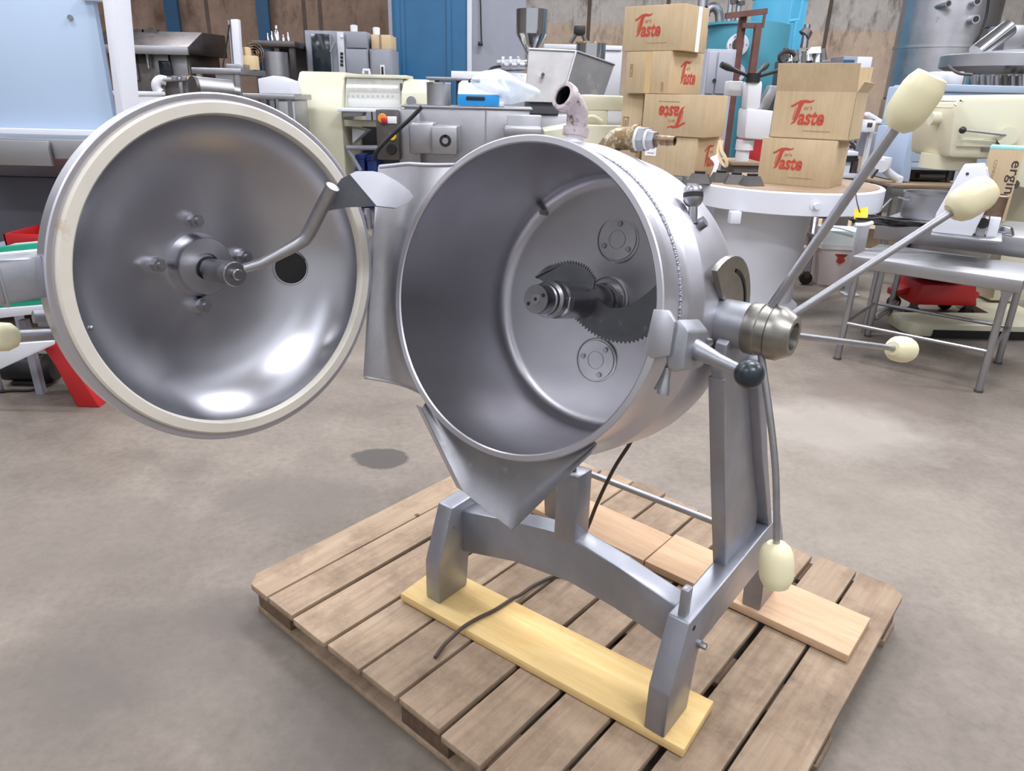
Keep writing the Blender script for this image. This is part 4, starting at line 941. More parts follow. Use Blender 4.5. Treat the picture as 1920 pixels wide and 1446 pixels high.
# things on the mixer's rim
q = at(823, 199, 6.2); q.z = mixer_top
t = thing('steel_pot', 'tall steel stock pot standing on the steel mixer beside the scale', 'pot', (q.x, 6.2, mixer_top))
pr_ = (X(846, 175, 6.2) - X(801, 175, 6.2)) / 2; ph = Z(823, 156, 6.2) - mixer_top
G().lathe([(0, 0), (pr_, 0), (pr_ * 1.0, ph), (pr_ * .97, ph), (pr_ * .97, .02), (0, .02)], 40).obj('pot', 'bg_steel_light', t)
G().lathe([(pr_ * .98, ph - .006), (pr_ * 1.04, ph - .006), (pr_ * 1.04, ph + .006), (pr_ * .98, ph + .006)], 40, close=True).obj('pot_rim', 'bg_steel_mirror', t)
t = thing('retort_shelf', 'thin steel shelf plate behind the stock pot', 'shelf', (X(850, 146, 6.8), 6.8, 0))
bolt_on(t, 'plate', 'bg_steel', lambda g: g.box((X(800, 146, 6.8), 6.75, Z(850, 151, 6.8)), (X(905, 146, 6.8), 7.15, Z(850, 145, 6.8)), .004))
bolt_on(t, 'bracket', 'white_paint', lambda g: pbox(g, 846, 134, 930, 148, 6.9, .03, .003))
for px in (815, 855, 895): bolt_on(t, 'post', 'bg_iron', lambda g: g.box((X(px, 150, 7.0), 7.0, 0), (X(px, 150, 7.0) + .04, 7.04, Z(850, 150, 6.8))))
t = wt('label_scale', 'white and blue bench device wrapped in a clear plastic bag', 'scale', 900, 6.1, mixer_top)
bolt_on(t, 'base', 'white_paint', lambda g: pbox(g, 858, 190, 945, 206, 5.98, .42, .01, mixer_top))
bolt_on(t, 'body', 'white_paint', lambda g: g.prism([(5.99, Z(900, 196, 6)), (5.99, Z(900, 178, 6)), (6.08, Z(900, 156, 6)), (6.38, Z(900, 150, 6)), (6.38, mixer_top + .02), (5.99, mixer_top + .02)], X(858, 178, 6), X(942, 178, 6), 'x', .012))
bolt_on(t, 'front_panel', 'scale_blue', lambda g: pbox(g, 858, 177, 936, 198, 5.975, .02, .004))
bolt_on(t, 'paper_slot', 'black_plastic', lambda g: pbox(g, 874, 181, 909, 188, 5.968, .02, .002))
bolt_on(t, 'cord_coil', 'cable_black', lambda g: g.tube(smooth_path([at(888 + 12 * math.cos(k * 2.1), 153 + 4 * math.sin(k * 2.9), 6.15) for k in range(14)], 5), .009, 6))
def bag_f(u, v):
    a_, b2 = u * 2 * math.pi, v
    cx, cz = X(950, 170, 6.05), Z(950, 170, 6.05); rr = .22 * (math.sin(math.pi * min(1, max(.02, v))) ** .6) * (1 + .16 * math.sin(3 * a_ + 5 * v) + .10 * math.sin(7 * a_ - 9 * v))
    z = mixer_top + .02 + (Z(950, 134, 6.05) - mixer_top) * v
    return Vector((cx + rr * .95 * math.cos(a_) + .06 * math.sin(6 * v) - .05 * v, 6.12 + rr * .8 * math.sin(a_), z))
q = at(950, 210, 6.1)
t2 = thing('plastic_bag', 'crumpled clear plastic bag pulled over the white and blue device', 'bag', (q.x, 6.12, mixer_top))
o = G(WT(t2)).grid(bag_f, 28, 18).obj('film', 'clear_bag', t2, 80)
q2 = lambda k: at(950 + 14 * math.cos(k), 166 + 18 * math.sin(k * 1.7), 5.98)
bolt_on(t2, 'fold', 'clear_bag', lambda g: g.tube(smooth_path([q2(k) for k in range(6)], 5), .02, 6))

# slanted steel hopper and fillers behind
t = wt('steel_hopper', 'slanted stainless bin with a grey dark foot behind the rusty pipe elbow', 'hopper', 1050, 7.0)
g = G(WT(t))
f4 = [at(992, 92, 7.1), at(1080, 96, 7.1), at(1052, 192, 6.9), at(985, 190, 6.9)]
bk = [p + Vector((.42, .55, .0)) for p in f4]; bk[0].z -= .05; bk[1].z -= .08
for q4 in ((f4[0], f4[1], f4[2], f4[3]), (f4[1], bk[1], bk[2], f4[2]), (bk[0], f4[0], f4[3], bk[3]), (bk[1], bk[0], bk[3], bk[2])): g.poly(q4)
sh_ = g.thick(.006).obj('bin_shell', 'hopper_steel', t)
for a_, b2 in ((f4[0], f4[1]), (f4[1], bk[1]), (f4[1], f4[2])): G(WT(t)).tube([a_, b2], .011, 8).obj('edge_bar', 'bg_steel_light', t)
q = at(1018, 140, 6.99); G(WT(t)).cyl(q, q + Vector((0, -.03, 0)), .016, n=14).obj('latch', 'bg_iron', t)
bolt_on(t, 'foot_box', 'dark_grey_paint', lambda g: pbox(g, 984, 192, 1048, 214, 6.95, .5, .006))
bolt_on(t, 'stand', 'bg_steel', lambda g: g.box((X(990, 240, 6.95), 7.0, 0), (X(1100, 240, 6.95), 7.5, Z(1010, 214, 6.95)), .01))
t = wt('bottle_filler', 'shiny conical hopper on a filling machine against the grey panel', 'filler', 995, 8.6)
hx = X(997, 50, 8.6)
bolt_on(t, 'hopper', 'bg_steel_mirror', lambda g: g.lathe([(.03, Z(990, 108, 8.6)), (.05, Z(990, 100, 8.6)), ((X(1024, 50, 8.6) - X(968, 50, 8.6)) / 2, Z(995, 66, 8.6)), ((X(1024, 50, 8.6) - X(968, 50, 8.6)) / 2, Z(995, 18, 8.6)), (.17, Z(995, 18, 8.6)), (.165, Z(995, 64, 8.6)), (0, Z(995, 80, 8.6))], 40, (hx, 8.6, 0)))
bolt_on(t, 'neck', 'bg_steel_light', lambda g: g.cyl((hx - .02, 8.6, Z(990, 125, 8.6)), (hx - .02, 8.6, Z(990, 104, 8.6)), .035, n=16))
bolt_on(t, 'piston', 'bg_steel', lambda g: g.cyl(at(932, 118, 8.55), at(988, 116, 8.55), .03, n=14))
for px in (941, 955, 970): bolt_on(t, 'clamp_ring', 'bg_steel_light', lambda g: g.cyl(at(px, 120, 8.55), at(px + 5, 120, 8.55), .075, n=20))
bolt_on(t, 'cylinder', 'bg_steel', lambda g: g.cyl(at(940, 124, 8.56), at(984, 123, 8.56), .055, n=18))
bolt_on(t, 'hose', 'cable_black', lambda g: g.tube(smooth_path([at(940, 124, 8.6), at(922, 128, 8.6), at(912, 142, 8.6), at(914, 165, 8.6)], 5), .014, 8))
bolt_on(t, 'table', 'bg_steel', lambda g: g.box((X(915, 150, 8.6), 8.3, .0), (X(1020, 150, 8.6), 8.9, Z(960, 138, 8.6)), .01))
t = wt('mixing_pot', 'steel pot on a white pedestal topped by a black motor', 'mixer', 1104, 8.0)
px_ = X(1107, 110, 8.0); pr_ = (X(1133, 110, 8.0) - X(1078, 110, 8.0)) / 2
bolt_on(t, 'pot', 'bg_steel_mirror', lambda g: g.cyl((px_, 8.0, Z(1107, 118, 8)), (px_, 8.0, Z(1107, 82, 8)), pr_, n=36))
bolt_on(t, 'pot_rim', 'brass_flaky', lambda g: g.cyl((px_, 8.0, Z(1107, 82, 8)), (px_, 8.0, Z(1107, 79, 8)), pr_ * 1.06, n=36))
bolt_on(t, 'neck', 'bg_steel_light', lambda g: g.cyl((px_ + .02, 8.0, Z(1107, 140, 8)), (px_ + .02, 8.0, Z(1107, 118, 8)), pr_ * .7, pr_ * .78, 28))
bolt_on(t, 'pedestal', 'white_paint', lambda g: g.box((px_ - .12, 7.95, 0), (px_ + .14, 8.3, Z(1107, 138, 8)), .01))
bolt_on(t, 'motor', 'black_plastic', lambda g: pbox(g, 1077, 46, 1098, 66, 7.95, .14, .02))
bolt_on(t, 'motor_bracket', 'bg_iron', lambda g: g.tube([at(1070, 80, 7.98), at(1082, 60, 7.98)], .02, 8).tube([at(1098, 78, 7.98), at(1092, 62, 7.98)], .02, 8))
t = wt('steel_chest', 'pale steel chest behind the slanted bin and pot', 'chest', 1090, 9.0)
bolt_on(t, 'body', 'bg_steel_light', lambda g: pbox(g, 1022, 92, 1165, 180, 9.0, .8, .01, 0))
bolt_on(t, 'lid', 'offwhite_paint', lambda g: pbox(g, 1020, 84, 1167, 93, 8.97, .85, .008))
t = wt('cream_base_machine', 'cream cast machine base beside the cartons behind the kettle', 'machine', 1125, 5.9)
bolt_on(t, 'drum', 'cream_paint', lambda g: g.prism([(X(1090, 205, 5.8), Z(1090, 208, 5.8)), (X(1096, 180, 5.8), Z(1096, 177, 5.8)), (X(1172, 180, 5.8), Z(1172, 180, 5.8)), (X(1172, 208, 5.8), Z(1172, 208, 5.8))], 5.8, 6.3, 'y', .02))
bolt_on(t, 'white_drum', 'white_paint', lambda g: g.cyl((X(1138, 215, 5.85), 5.9, Z(1150, 218, 5.8)), (X(1175, 215, 5.85), 5.9, Z(1150, 218, 5.8)), .095, n=28))
bolt_on(t, 'arch', 'cream_paint', lambda g: g.tube([at(1092 + 3 * k, 228 - 9 * math.sin(k * .262), 5.75) for k in range(13)], .014, 8))
bolt_on(t, 'table', 'cream_paint', lambda g: g.prism([(X(1020, 250, 5.7), Z(1020, 246, 5.7)), (X(1090, 240, 5.7), Z(1090, 234, 5.7)), (X(1172, 240, 5.7), Z(1172, 236, 5.7)), (X(1172, 330, 5.7), 0), (X(1020, 330, 5.7), 0)], 5.7, 6.4, 'y', .01))
bolt_on(t, 'neck', 'cream_paint', lambda g: pbox(g, 1094, 206, 1140, 238, 5.8, .4, .02))
t = wt('grey_bench', 'grey steel bench end standing behind the kettle top', 'bench', 990, 5.4)
bolt_on(t, 'top', 'bg_steel', lambda g: pbox(g, 945, 240, 1016, 258, 5.1, .4, .006))
bolt_on(t, 'panel', 'bg_steel', lambda g: pbox(g, 950, 216, 1014, 330, 5.55, .2, .006, 0))
for px in (950, 1008): bolt_on(t, 'leg', 'bg_steel', lambda g: g.box((X(px, 250, 5.2), 5.22, 0), (X(px, 250, 5.2) + .04, 5.26, Z(990, 257, 5.2))))

# ------------------------------------------------------------------ round white table with cartons
m, nt, b = _base('cardboard'); b.inputs['Roughness'].default_value = .8; b.inputs['Specular IOR Level'].default_value = .2
nz = noise(nt, 3, 5, .6); nf = noise(nt, 60, 3, .6, stretch=(1, 1, .05))
cr = ramp(nt, nz.outputs[0], [(.3, lin((180, 158, 126))), (.7, lin((198, 177, 146)))])
fr_ = ramp(nt, nf.outputs[0], [(.3, (.93, .93, .92)), (.7, (1.03, 1.03, 1.03))])
nt.links.new(mix(nt, 1, cr.outputs[0], fr_.outputs[0], 'MULTIPLY'), b.inputs['Base Color'])
paint('turquoise_card', (150, 214, 206), .5)
paint('card_tape', (200, 172, 126), .35, .04, 8)
paint('card_inside', (88, 74, 62), .8)
paint('print_red', (176, 66, 48), .7, .06, 30)
paint('print_faint', (150, 124, 92), .8)

t = thing('round_table', 'round white pedestal table with a thick rim carrying cartons', 'table', (X(1462, 380, 4.63), 4.63, 0))
DT = .79
rx = t.location.x
bolt_on(t, 'disc', 'white_paint', lambda g: g.lathe([(0, DT), (.575, DT), (.583, DT - .006), (.583, DT - .122), (.57, DT - .128), (0, DT - .128)], 96, (rx, 4.63, 0)))
bolt_on(t, 'table_top', 'brown_top', lambda g: g.cyl((rx, 4.63, DT), (rx, 4.63, DT + .003), .55, n=72))
bolt_on(t, 'pedestal', 'white_paint', lambda g: g.lathe([(.30, DT - .12), (.285, .5), (.265, .2), (.26, .06), (.30, .03), (.30, 0), (0, 0)], 64, (rx - .10, 4.63, 0)))
q = at(1527, 384, 4.06); kb = bolt_on(t, 'rim_knob', 'white_paint', lambda g: g.cyl(q + Vector((0, .04, 0)), q + Vector((0, -.015, 0)), .034, .03, 24))
G(WT(t)).cyl(q + Vector((.005, -.01, -.004)), q + Vector((.007, -.032, -.005)), .019, .017, 18).obj('knob_stem', 'white_paint', kb)
q = at(1378, 409, 4.15); bolt_on(t, 'underside_block', 'white_paint', lambda g: g.box((q.x - .03, 4.13, q.z - .03), (q.x + .03, 4.19, DT - .12), .004))

TH = R(-38)
def logo(par, M, h, name='logo'):
    """red swash T with the smaller letters, h tall, lower left at the origin of M"""
    T_ = [(0, .75), (.08, .78), (.23, .875), (.36, .953), (.58, .975), (.77, .94), (.906, .994), (.86, .906), (.70, .86), (.53, .875), (.45, .72), (.41, .5), (.34, .25), (.27, .11), (.09, .016), (.19, .156), (.23, .41), (.27, .656), (.31, .83), (.17, .734), (.05, .68)]
    S_ = [(.24, .74), (.20, .62), (.165, .42), (.15, .22), (.185, .20), (.20, .42), (.225, .6)]
    g = G(M)
    for P_ in (T_, S_): g.poly([(x * h, y * h, .0009) for x, y in P_])
    bmesh.ops.triangulate(g.bm, faces=g.bm.faces[:])
    o = g.obj(name, 'print_red', par, 0)
    text_obj('aste', 'print_red', par, M @ Matrix.Translation((.36 * h, .02 * h, 0)), 1.02 * h, .54 * h, 'lettering', .03, .15, .0009)
    text_obj("or's", 'print_red', par, M @ Matrix.Translation((.54 * h, .60 * h, 0)), .32 * h, .17 * h, 'small_lettering', .0, .18, .0009)
def dashes(par, M, w, h):
    g = G(M); n_ = 15
    for k in range(n_):
        a_ = w * k / n_; ww = w / n_ * (.55 + .3 * ((k * 7) % 3) / 2); g.poly([(a_, 0, .0008), (a_ + ww, 0, .0008), (a_ + ww, h, .0008), (a_, h, .0008)])
    return g.obj('small_print', 'print_faint', par, 0)
def marks(par, M, s_):
    g = G(M)
    for (x, y, w, h) in ((0, 0, .3, .06), (0, .94, .3, .06), (0, 0, .06, 1), (.24, 0, .06, 1), (.10, .15, .10, .28), (.10, .55, .10, .3)):
        g.poly([(x * s_, y * s_, .0008), ((x + w) * s_, y * s_, .0008), ((x + w) * s_, (y + h) * s_, .0008), (x * s_, (y + h) * s_, .0008)])
    return g.obj('handling_mark', 'print_faint', par, 0)
def carton(label, corner, w, d, h, th=TH, front_logo=None, side_logo=None, open_flap=False, tape_front=False, tape_side=False, flip=False, marks_front=False):
    """corner = the bottom vertical edge between front (spanning -x) and right side (spanning +y)"""
    t = thing('cardboard_box', label, 'box', corner, th)
    if open_flap:
        g = G()
        for lo, hi in (((-w, 0, 0), (0, .005, h)), ((-w, d - .005, 0), (0, d, h)), ((-w, 0, 0), (-w + .005, d, h)), ((-.005, 0, 0), (0, d, h)), ((-w, 0, 0), (0, d, .005))): g.box(lo, hi)
        bd = g.obj('body', 'cardboard', t, 0)
        fl = G(Matrix.Translation((0, d, h)) @ Matrix.Rotation(R(-8), 4, 'X')); fl.box((-w + .002, -.004, 0), (-.002, 0, .14)).obj('flap', 'cardboard', t, 0)
        fl = G(Matrix.Translation((0, 0, h)) @ Matrix.Rotation(R(14), 4, 'X')); fl.box((-w + .002, 0, 0), (-.002, .004, .15)).obj('flap', 'cardboard', t, 0)
        fl = G(Matrix.Translation((0, 0, h)) @ Matrix.Rotation(R(28), 4, 'Y')); fl.box((-.004, .004, 0), (0, d - .004, .06)).obj('flap', 'cardboard', t, 0)
    else:
        bd = G().box((-w, 0, 0), (0, d, h), .003).obj('body', 'cardboard', t)
        G().box((-w + .001, d / 2 - .002, h - .0005), (-.001, d / 2 + .002, h + .0006)).obj('lid_seam', 'card_inside', t)
        G().box((-w + .001, d / 2 - .028, h - .0002), (-.001, d / 2 + .028, h + .0008)).obj('tape', 'card_tape', t)
    MFr = Matrix.Translation((-w, -.0004, 0)) @ Matrix.Rotation(R(90), 4, 'X')                     # x right, y up on the front
    MSd = Matrix.Translation((.0004, 0, 0)) @ Matrix.Rotation(R(90), 4, 'Z') @ Matrix.Rotation(R(90), 4, 'X')
    if flip: MFr = MFr @ Matrix.Translation((w, h, 0)) @ Matrix.Rotation(R(180), 4, 'Z')
    if front_logo: logo(bd, MFr @ Matrix.Translation((front_logo[0] * w, front_logo[1] * h, 0)), front_logo[2] * h); dashes(bd, MFr @ Matrix.Translation((.42 * w, .16 * h, 0)), .34 * w, .022 * h)
    if side_logo: logo(bd, MSd @ Matrix.Translation((side_logo[0] * d, side_logo[1] * h, 0)), side_logo[2] * h)
    if tape_front: G(MFr).box((w * .46, h * .002, 0), (w * .46 + .045, h * .998, .0008)).obj('tape', 'card_tape', bd)
    if tape_side: G(MSd).box((d * .55, h * .002, 0), (d * .55 + .05, h * .998, .0008)).obj('tape', 'label_white', bd)
    if marks_front:
        marks(bd, MFr @ Matrix.Translation((.10 * w, .40 * h, 0)), .30 * h); marks(bd, MFr @ Matrix.Translation((.84 * w, .05 * h, 0)), .22 * h)
    return t
bz = DT + .003
cr1 = floor_at(1554, 354, bz)
carton('cardboard carton with red lettering, lower of the pair on the round table', cr1, .425, .30, .262, R(-36), front_logo=(.17, .32, .50))
cr2 = cr1 + Vector((.055, -.01, .2645))
carton('open-topped cardboard carton with red lettering, upper of the pair on the round table', cr2, .445, .30, .255, R(-35), front_logo=(.22, .28, .56), open_flap=True)
# taller stack behind, on a plain steel table
sz = at(1300, 334, 4.75).z
sz = DT + .004
t = thing('packing_table', 'plain steel table under the tall carton stack behind the kettle', 'table', (.62, 5.2, 0))
G().box((-.36, -.45, sz - .044), (rx - .62 - .60, .45, sz - .0005), .004).obj('top', 'bg_steel', t)
for (x, y) in ((-.32, -.41), (.22, -.41), (-.32, .41), (.22, .41)): G().box((x - .02, y - .02, 0), (x + .02, y + .02, sz - .04)).obj('leg', 'bg_steel', t)
def zof(px, py, F_): return at(px, py, F_).z
c_b = at(1300, 334, 4.75); c_b.z = sz
cL = carton('cardboard carton with torn strap and white label, lowest of the tall stack', c_b, .395, .33, .238, R(-40), side_logo=(.34, .22, .60))
c3 = at(1318, 261, 4.72); c3.z = sz + .2405
carton('cardboard carton with upside-down red lettering in the tall stack', c3, .435, .31, .248, R(-38), front_logo=(.30, .26, .56), flip=True)
c3b = at(1254, 262, 5.0); c3b.z = sz + .0
hb_ = .490
cA = carton('plain cardboard carton standing behind the upside-down lettered carton', Vector((at(1200, 262, 5.16).x, 5.16, sz)), .16, .33, hb_, R(-38), marks_front=True)
c2 = at(1251, 180, 4.98); c2.z = sz + hb_ + .002
carton('cardboard carton with tape seam and red lettering on its side, second from the top', c2, .335, .42, .252, R(-42), side_logo=(.30, .22, .60), tape_front=True, marks_front=True)
c1 = at(1275, 111, 4.95); c1.z = c2.z + .2545
carton('cardboard carton with red lettering and white tape, topmost of the tall stack', c1, .435, .33, .262, R(-40), front_logo=(.19, .30, .54), tape_side=True)
# white label and torn straps on the lowest carton
lbl = G(Matrix.Translation((-.37, -.0016, .11)) @ Matrix.Rotation(R(90), 4, 'X')).box((0, 0, 0), (.085, .115, .001)).obj('paper_label', 'label_white', cL)
for k in range(3): G(Matrix.Translation((-.36, -.0028, .125 + .03 * k)) @ Matrix.Rotation(R(90), 4, 'X')).box((.01, 0, 0), (.06, .005, .0004)).obj('print_line', 'print_faint', lbl)
rb_ = [at(1350, 262, 4.70), at(1346, 285, 4.67), at(1352, 303, 4.65), at(1362, 312, 4.64), at(1361, 298, 4.64), at(1352, 280, 4.66), at(1354, 264, 4.68)]
t = thing('torn_strap', 'torn pale packing strap hanging in front of the lowest lettered carton', 'strap', (rb_[3].x, rb_[3].y, sz))
def ribbon(g, P_, wd):
    P_ = smooth_path(P_, 5)
    def f_(u, v): 
        k = min(int(u * (len(P_) - 1) + 1e-6), len(P_) - 1); return P_[k] + Vector((wd * (v - .5), 0, wd * .5 * (v - .5)))
    return g.grid(f_, len(P_) - 1, 1).thick(.002)
bolt_on(t, 'strap', 'beige_card', lambda g: ribbon(g, rb_, .018))
bolt_on(t, 'torn_end', 'label_white', lambda g: ribbon(g, [at(1345, 290, 4.66), at(1336, 294, 4.66), at(1344, 306, 4.65), Vector((at(1336, 318, 4.64).x, 4.64, DT + .010))], .030))
# dark moulds on the table's front
for k, (px, py, wpx) in enumerate(((1310, 340, 46), (1350, 338, 40), (1378, 342, 42), (1408, 345, 40))):
    q = floor_at(px, py + 3, bz)
    w_ = wpx * 4.2 / FPX / 2
    g = G()
    a_ = [(-w_, -.045, 0), (w_, -.045, 0), (w_, .045, 0), (-w_, .045, 0)]; b2 = [(-w_ * .62, -.026, .055), (w_ * .62, -.026, .055), (w_ * .62, .026, .055), (-w_ * .62, .026, .055)]
    g.poly(b2); g.poly(a_[::-1])
    for i in range(4): g.poly((a_[i], a_[(i + 1) % 4], b2[(i + 1) % 4], b2[i]))
    t = thing('pressing_mould', 'dark steel pressing mould on the round table, %s' % ('end one beside the tall stack', 'second one along from the tall stack', 'second one along from the open carton pair', 'end one beside the open carton pair')[k], 'mould', q, R((-20, 12, -8, 18)[k]), 'dark moulds on the round table')
    g.obj('body', 'bg_iron', t, 0)
    G().box((-w_ * .40, -.016, .0555), (w_ * .45, .018, .068), .002).obj('insert', 'black_plastic', t)

# ------------------------------------------------------------------ white press with star handle
t = wt('bench_press', 'white column press with a black star handle between the carton stacks', 'press', 1415, 5.5)
Fp = 5.5
bolt_on(t, 'column', 'white_paint', lambda g: g.prism([(X(1393, 200, Fp), Z(1393, 205, Fp)), (X(1397, 150, Fp), Z(1397, 152, Fp)), (X(1425, 150, Fp), Z(1425, 152, Fp)), (X(1419, 205, Fp), Z(1419, 205, Fp))], 5.42, 5.56, 'y', .02))
bolt_on(t, 'head', 'white_paint', lambda g: g.prism([(X(1389, 250, Fp), Z(1389, 259, Fp)), (X(1393, 200, Fp), Z(1393, 202, Fp)), (X(1446, 208, Fp), Z(1446, 208, Fp)), (X(1433, 262, Fp), Z(1433, 262, Fp))], 5.40, 5.62, 'y', .02))
bolt_on(t, 'side_box', 'offwhite_paint', lambda g: pbox(g, 1366, 152, 1393, 180, 5.55, .12, .008))
bolt_on(t, 'collar', 'white_paint', lambda g: pcyl(g, 1380, 1413, 262, 281, 5.5))
bolt_on(t, 'ram', 'white_paint', lambda g: pcyl(g, 1379, 1404, 281, 304, 5.5))
bolt_on(t, 'base_plate', 'brown_top', lambda g: pbox(g, 1372, 304, 1430, 311, 5.4, .4, .004))
bolt_on(t, 'base', 'bg_iron', lambda g: pbox(g, 1376, 311, 1432, 330, 5.42, .36, .004, 0))
hubp = at(1412, 146, 5.45)
hh = bolt_on(t, 'star_hub', 'black_plastic', lambda g: g.cyl(hubp + Vector((0, 0, -.03)), hubp + Vector((0, 0, .03)), .05, n=20))
for (px, py, dy) in ((1352, 121, -.05), (1438, 121, .14), (1490, 123, -.02)):
    e = at(px, py, 5.45 + dy); d_ = (e - hubp)
    G(WT(t)).tube([hubp, hubp + d_ * .55, hubp + d_ * .8, e], .012, 10, rs=[.012, .014, .024, .020]).obj('star_arm', 'black_plastic', hh)
bolt_on(t, 'steel_arm', 'bg_steel', lambda g: g.prism([(X(1420, 190, 5.7), Z(1420, 207, 5.7)), (X(1444, 150, 5.7), Z(1452, 160, 5.7)), (X(1460, 150, 5.7), Z(1462, 162, 5.7)), (X(1440, 190, 5.7), Z(1440, 207, 5.7))], 5.66, 5.76, 'y', .006))
t = wt('red_pump', 'dark red machine body glimpsed between press and cartons', 'machine', 1425, 6.0)
bolt_on(t, 'body', 'red_paint', lambda g: pbox(g, 1402, 248, 1442, 304, 5.9, .3, .02, .2))
bolt_on(t, 'foot', 'bg_iron', lambda g: g.box((X(1400, 300, 5.9), 5.9, 0), (X(1442, 300, 5.9), 6.2, .2), .01))

# ------------------------------------------------------------------ tanks at the back
t = wt('teal_boiler', 'weathered teal cylindrical boiler with white flanges behind the cartons', 'tank', 1395, 9.0)
bolt_on(t, 'shell', 'teal_paint', lambda g: pcyl(g, 1322, 1468, 48, 200, 9.3, 48).cyl((X(1395, 100, 9.3), 9.3, 0), (X(1395, 100, 9.3), 9.3, Z(1395, 190, 9.3)), .48, n=40))
bolt_on(t, 'top_rim', 'teal_paint', lambda g: pcyl(g, 1320, 1470, 46, 51, 9.3, 48))
for (px, py, rr) in ((1384, 84, .115), (1380, 137, .10)):
    q = at(px, py, 8.78); ff = bolt_on(t, 'flange', 'white_paint', lambda g: g.cyl(q, q + Vector((.02, .12, 0)), rr, n=32))
    G(WT(t)).cyl(q + Vector((0, -.01, 0)), q + Vector((0, .005, 0)), rr * .58, n=24).obj('flange_opening', 'bg_iron', ff)
    for k in range(6): G(WT(t)).cyl(q + Vector((rr * .8 * math.cos(k * 1.047), -.018, rr * .8 * math.sin(k * 1.047))), q + Vector((rr * .8 * math.cos(k * 1.047), .0, rr * .8 * math.sin(k * 1.047))), .010, n=6).obj('flange_bolt', 'bg_steel', ff)
t = wt('rusty_frame', 'brown rusty steel frame standing in front of the blue tanks', 'frame', 1415, 8.5)
bolt_on(t, 'upright', 'brown_rust', lambda g: g.box((X(1416, 60, 8.4), 8.40, 0), (X(1428, 60, 8.4), 8.47, Z(1422, 46, 8.4))))
bolt_on(t, 'upright', 'brown_rust', lambda g: g.box((X(1389, 30, 8.5), 8.5, 0), (X(1401, 30, 8.5), 8.57, Z(1395, 24, 8.5))))
bolt_on(t, 'crossbar', 'brown_rust', lambda g: g.tube([at(1360, 30, 8.45), at(1438, 21, 8.45)], .038, 4))
bolt_on(t, 'crossbar', 'brown_rust', lambda g: g.tube([at(1392, 48, 8.45), at(1428, 48, 8.45)], .034, 4))
bolt_on(t, 'stay', 'brown_rust', lambda g: g.tube([at(1434, 24, 8.42), at(1430, 52, 8.42)], .014, 6))
t = wt('cyan_tank', 'tall bright cyan tank rising behind the teal boiler', 'tank', 1450, 10.2)
bolt_on(t, 'shell', 'cyan_paint', lambda g: g.cyl((X(1452, 80, 10.6), 10.6, 0), (X(1452, 80, 10.6), 10.6, 4.2), (X(1500, 80, 10.6) - X(1404, 80, 10.6)) / 2, n=48))
for z in (1.1, 2.5): bolt_on(t, 'band', 'cyan_paint', lambda g: g.cyl((X(1452, 80, 10.6), 10.6, z), (X(1452, 80, 10.6), 10.6, z + .05), (X(1500, 80, 10.6) - X(1404, 80, 10.6)) / 2 + .02, n=48))
bolt_on(t, 'gas_hose', 'bg_iron', lambda g: g.tube(smooth_path([at(1438, 56, 10.0), at(1450, 62, 10.0), at(1453, 85, 10.0), at(1462, 106, 10.0), at(1478, 108, 10.0)], 5), .022, 8))
t = wt('blue_ladder_frame', 'slim light-blue tube frame beside the cyan tank', 'frame', 1497, 9.6)
bolt_on(t, 'rail', 'cyan_paint', lambda g: g.tube([at(1489, -20, 9.6), at(1478, 46, 9.6)], .016, 8))
bolt_on(t, 'rail', 'cyan_paint', lambda g: g.tube([at(1510, -20, 9.6), at(1496, 45, 9.6)], .016, 8))
bolt_on(t, 'rung', 'cyan_paint', lambda g: g.tube([at(1478, 40, 9.6), at(1500, 37, 9.6)], .018, 8))
bolt_on(t, 'leg', 'cyan_paint', lambda g: g.tube([at(1493, 40, 9.6), at(1486, 92, 9.6), Vector((X(1482, 92, 9.6), 9.6, 0))], .026, 8))
t = wt('exhaust_pipe', 'silver exhaust duct with a bend rising behind the top carton', 'pipe', 1325, 10.3)
bolt_on(t, 'duct', 'bg_steel_light', lambda g: g.cyl(Vector((X(1318, 40, 10.3), 10.3, 0)), at(1322, -40, 10.3), .062, n=20))
bolt_on(t, 'bend', 'bg_steel_light', lambda g: g.tube(smooth_path([at(1327, 18, 10.25), at(1338, 13, 10.25), at(1347, 22, 10.25), at(1349, 36, 10.25), at(1349, 50, 10.25)], 6), .055, 14))
bolt_on(t, 'drop_pipe', 'bg_steel_light', lambda g: g.cyl(at(1349, 48, 10.25), Vector((X(1349, 60, 10.25), 10.25, 0)), .055, n=16))
bolt_on(t, 'collar', 'bg_iron', lambda g: g.cyl(at(1320, 32, 10.3), at(1320, 28, 10.3), .075, n=20))
t = wt('vent_pipes', 'pair of thin grey vertical pipes behind the rusty frame', 'pipe', 1378, 9.9)
for (px) in (1373, 1389): bolt_on(t, 'pipe', 'bg_steel_light', lambda g: g.cyl(Vector((X(px, 30, 9.98), 10.0, 0)), at(px + 2, -40, 10.0), .032, n=12))
for (px, py) in ((1389, 6), (1374, 4)): bolt_on(t, 'coupling', 'bg_iron', lambda g: g.cyl(at(px, py + 4, 10.0), at(px, py - 4, 10.0), .05, n=12))
t = wt('metal_locker', 'small lilac-grey two-door locker behind the top cartons', 'cabinet', 1350, 7.2)
l, r, b_, tp = rc(1322, 92, 1376, 180, 7.2)
bolt_on(t, 'body', 'grey_paint', lambda g: g.box((l, 7.2, 0), (r, 7.6, tp), .008))
for (x0, x1) in ((1326, 1341), (1344, 1372)): bolt_on(t, 'door', 'grey_paint', lambda g: pbox(g, x0, 97, x1, 176, 7.18, .02, .005))
q = at(1340, 151, 7.16); bolt_on(t, 'handle', 'black_plastic', lambda g: g.cyl(q, q + Vector((0, .03, 0)), .016, n=14))
t = wt('valve_manifold', 'tangle of oily pipes and valves on a grey machine by the wall', 'machine', 1505, 7.95)
random.seed(4)
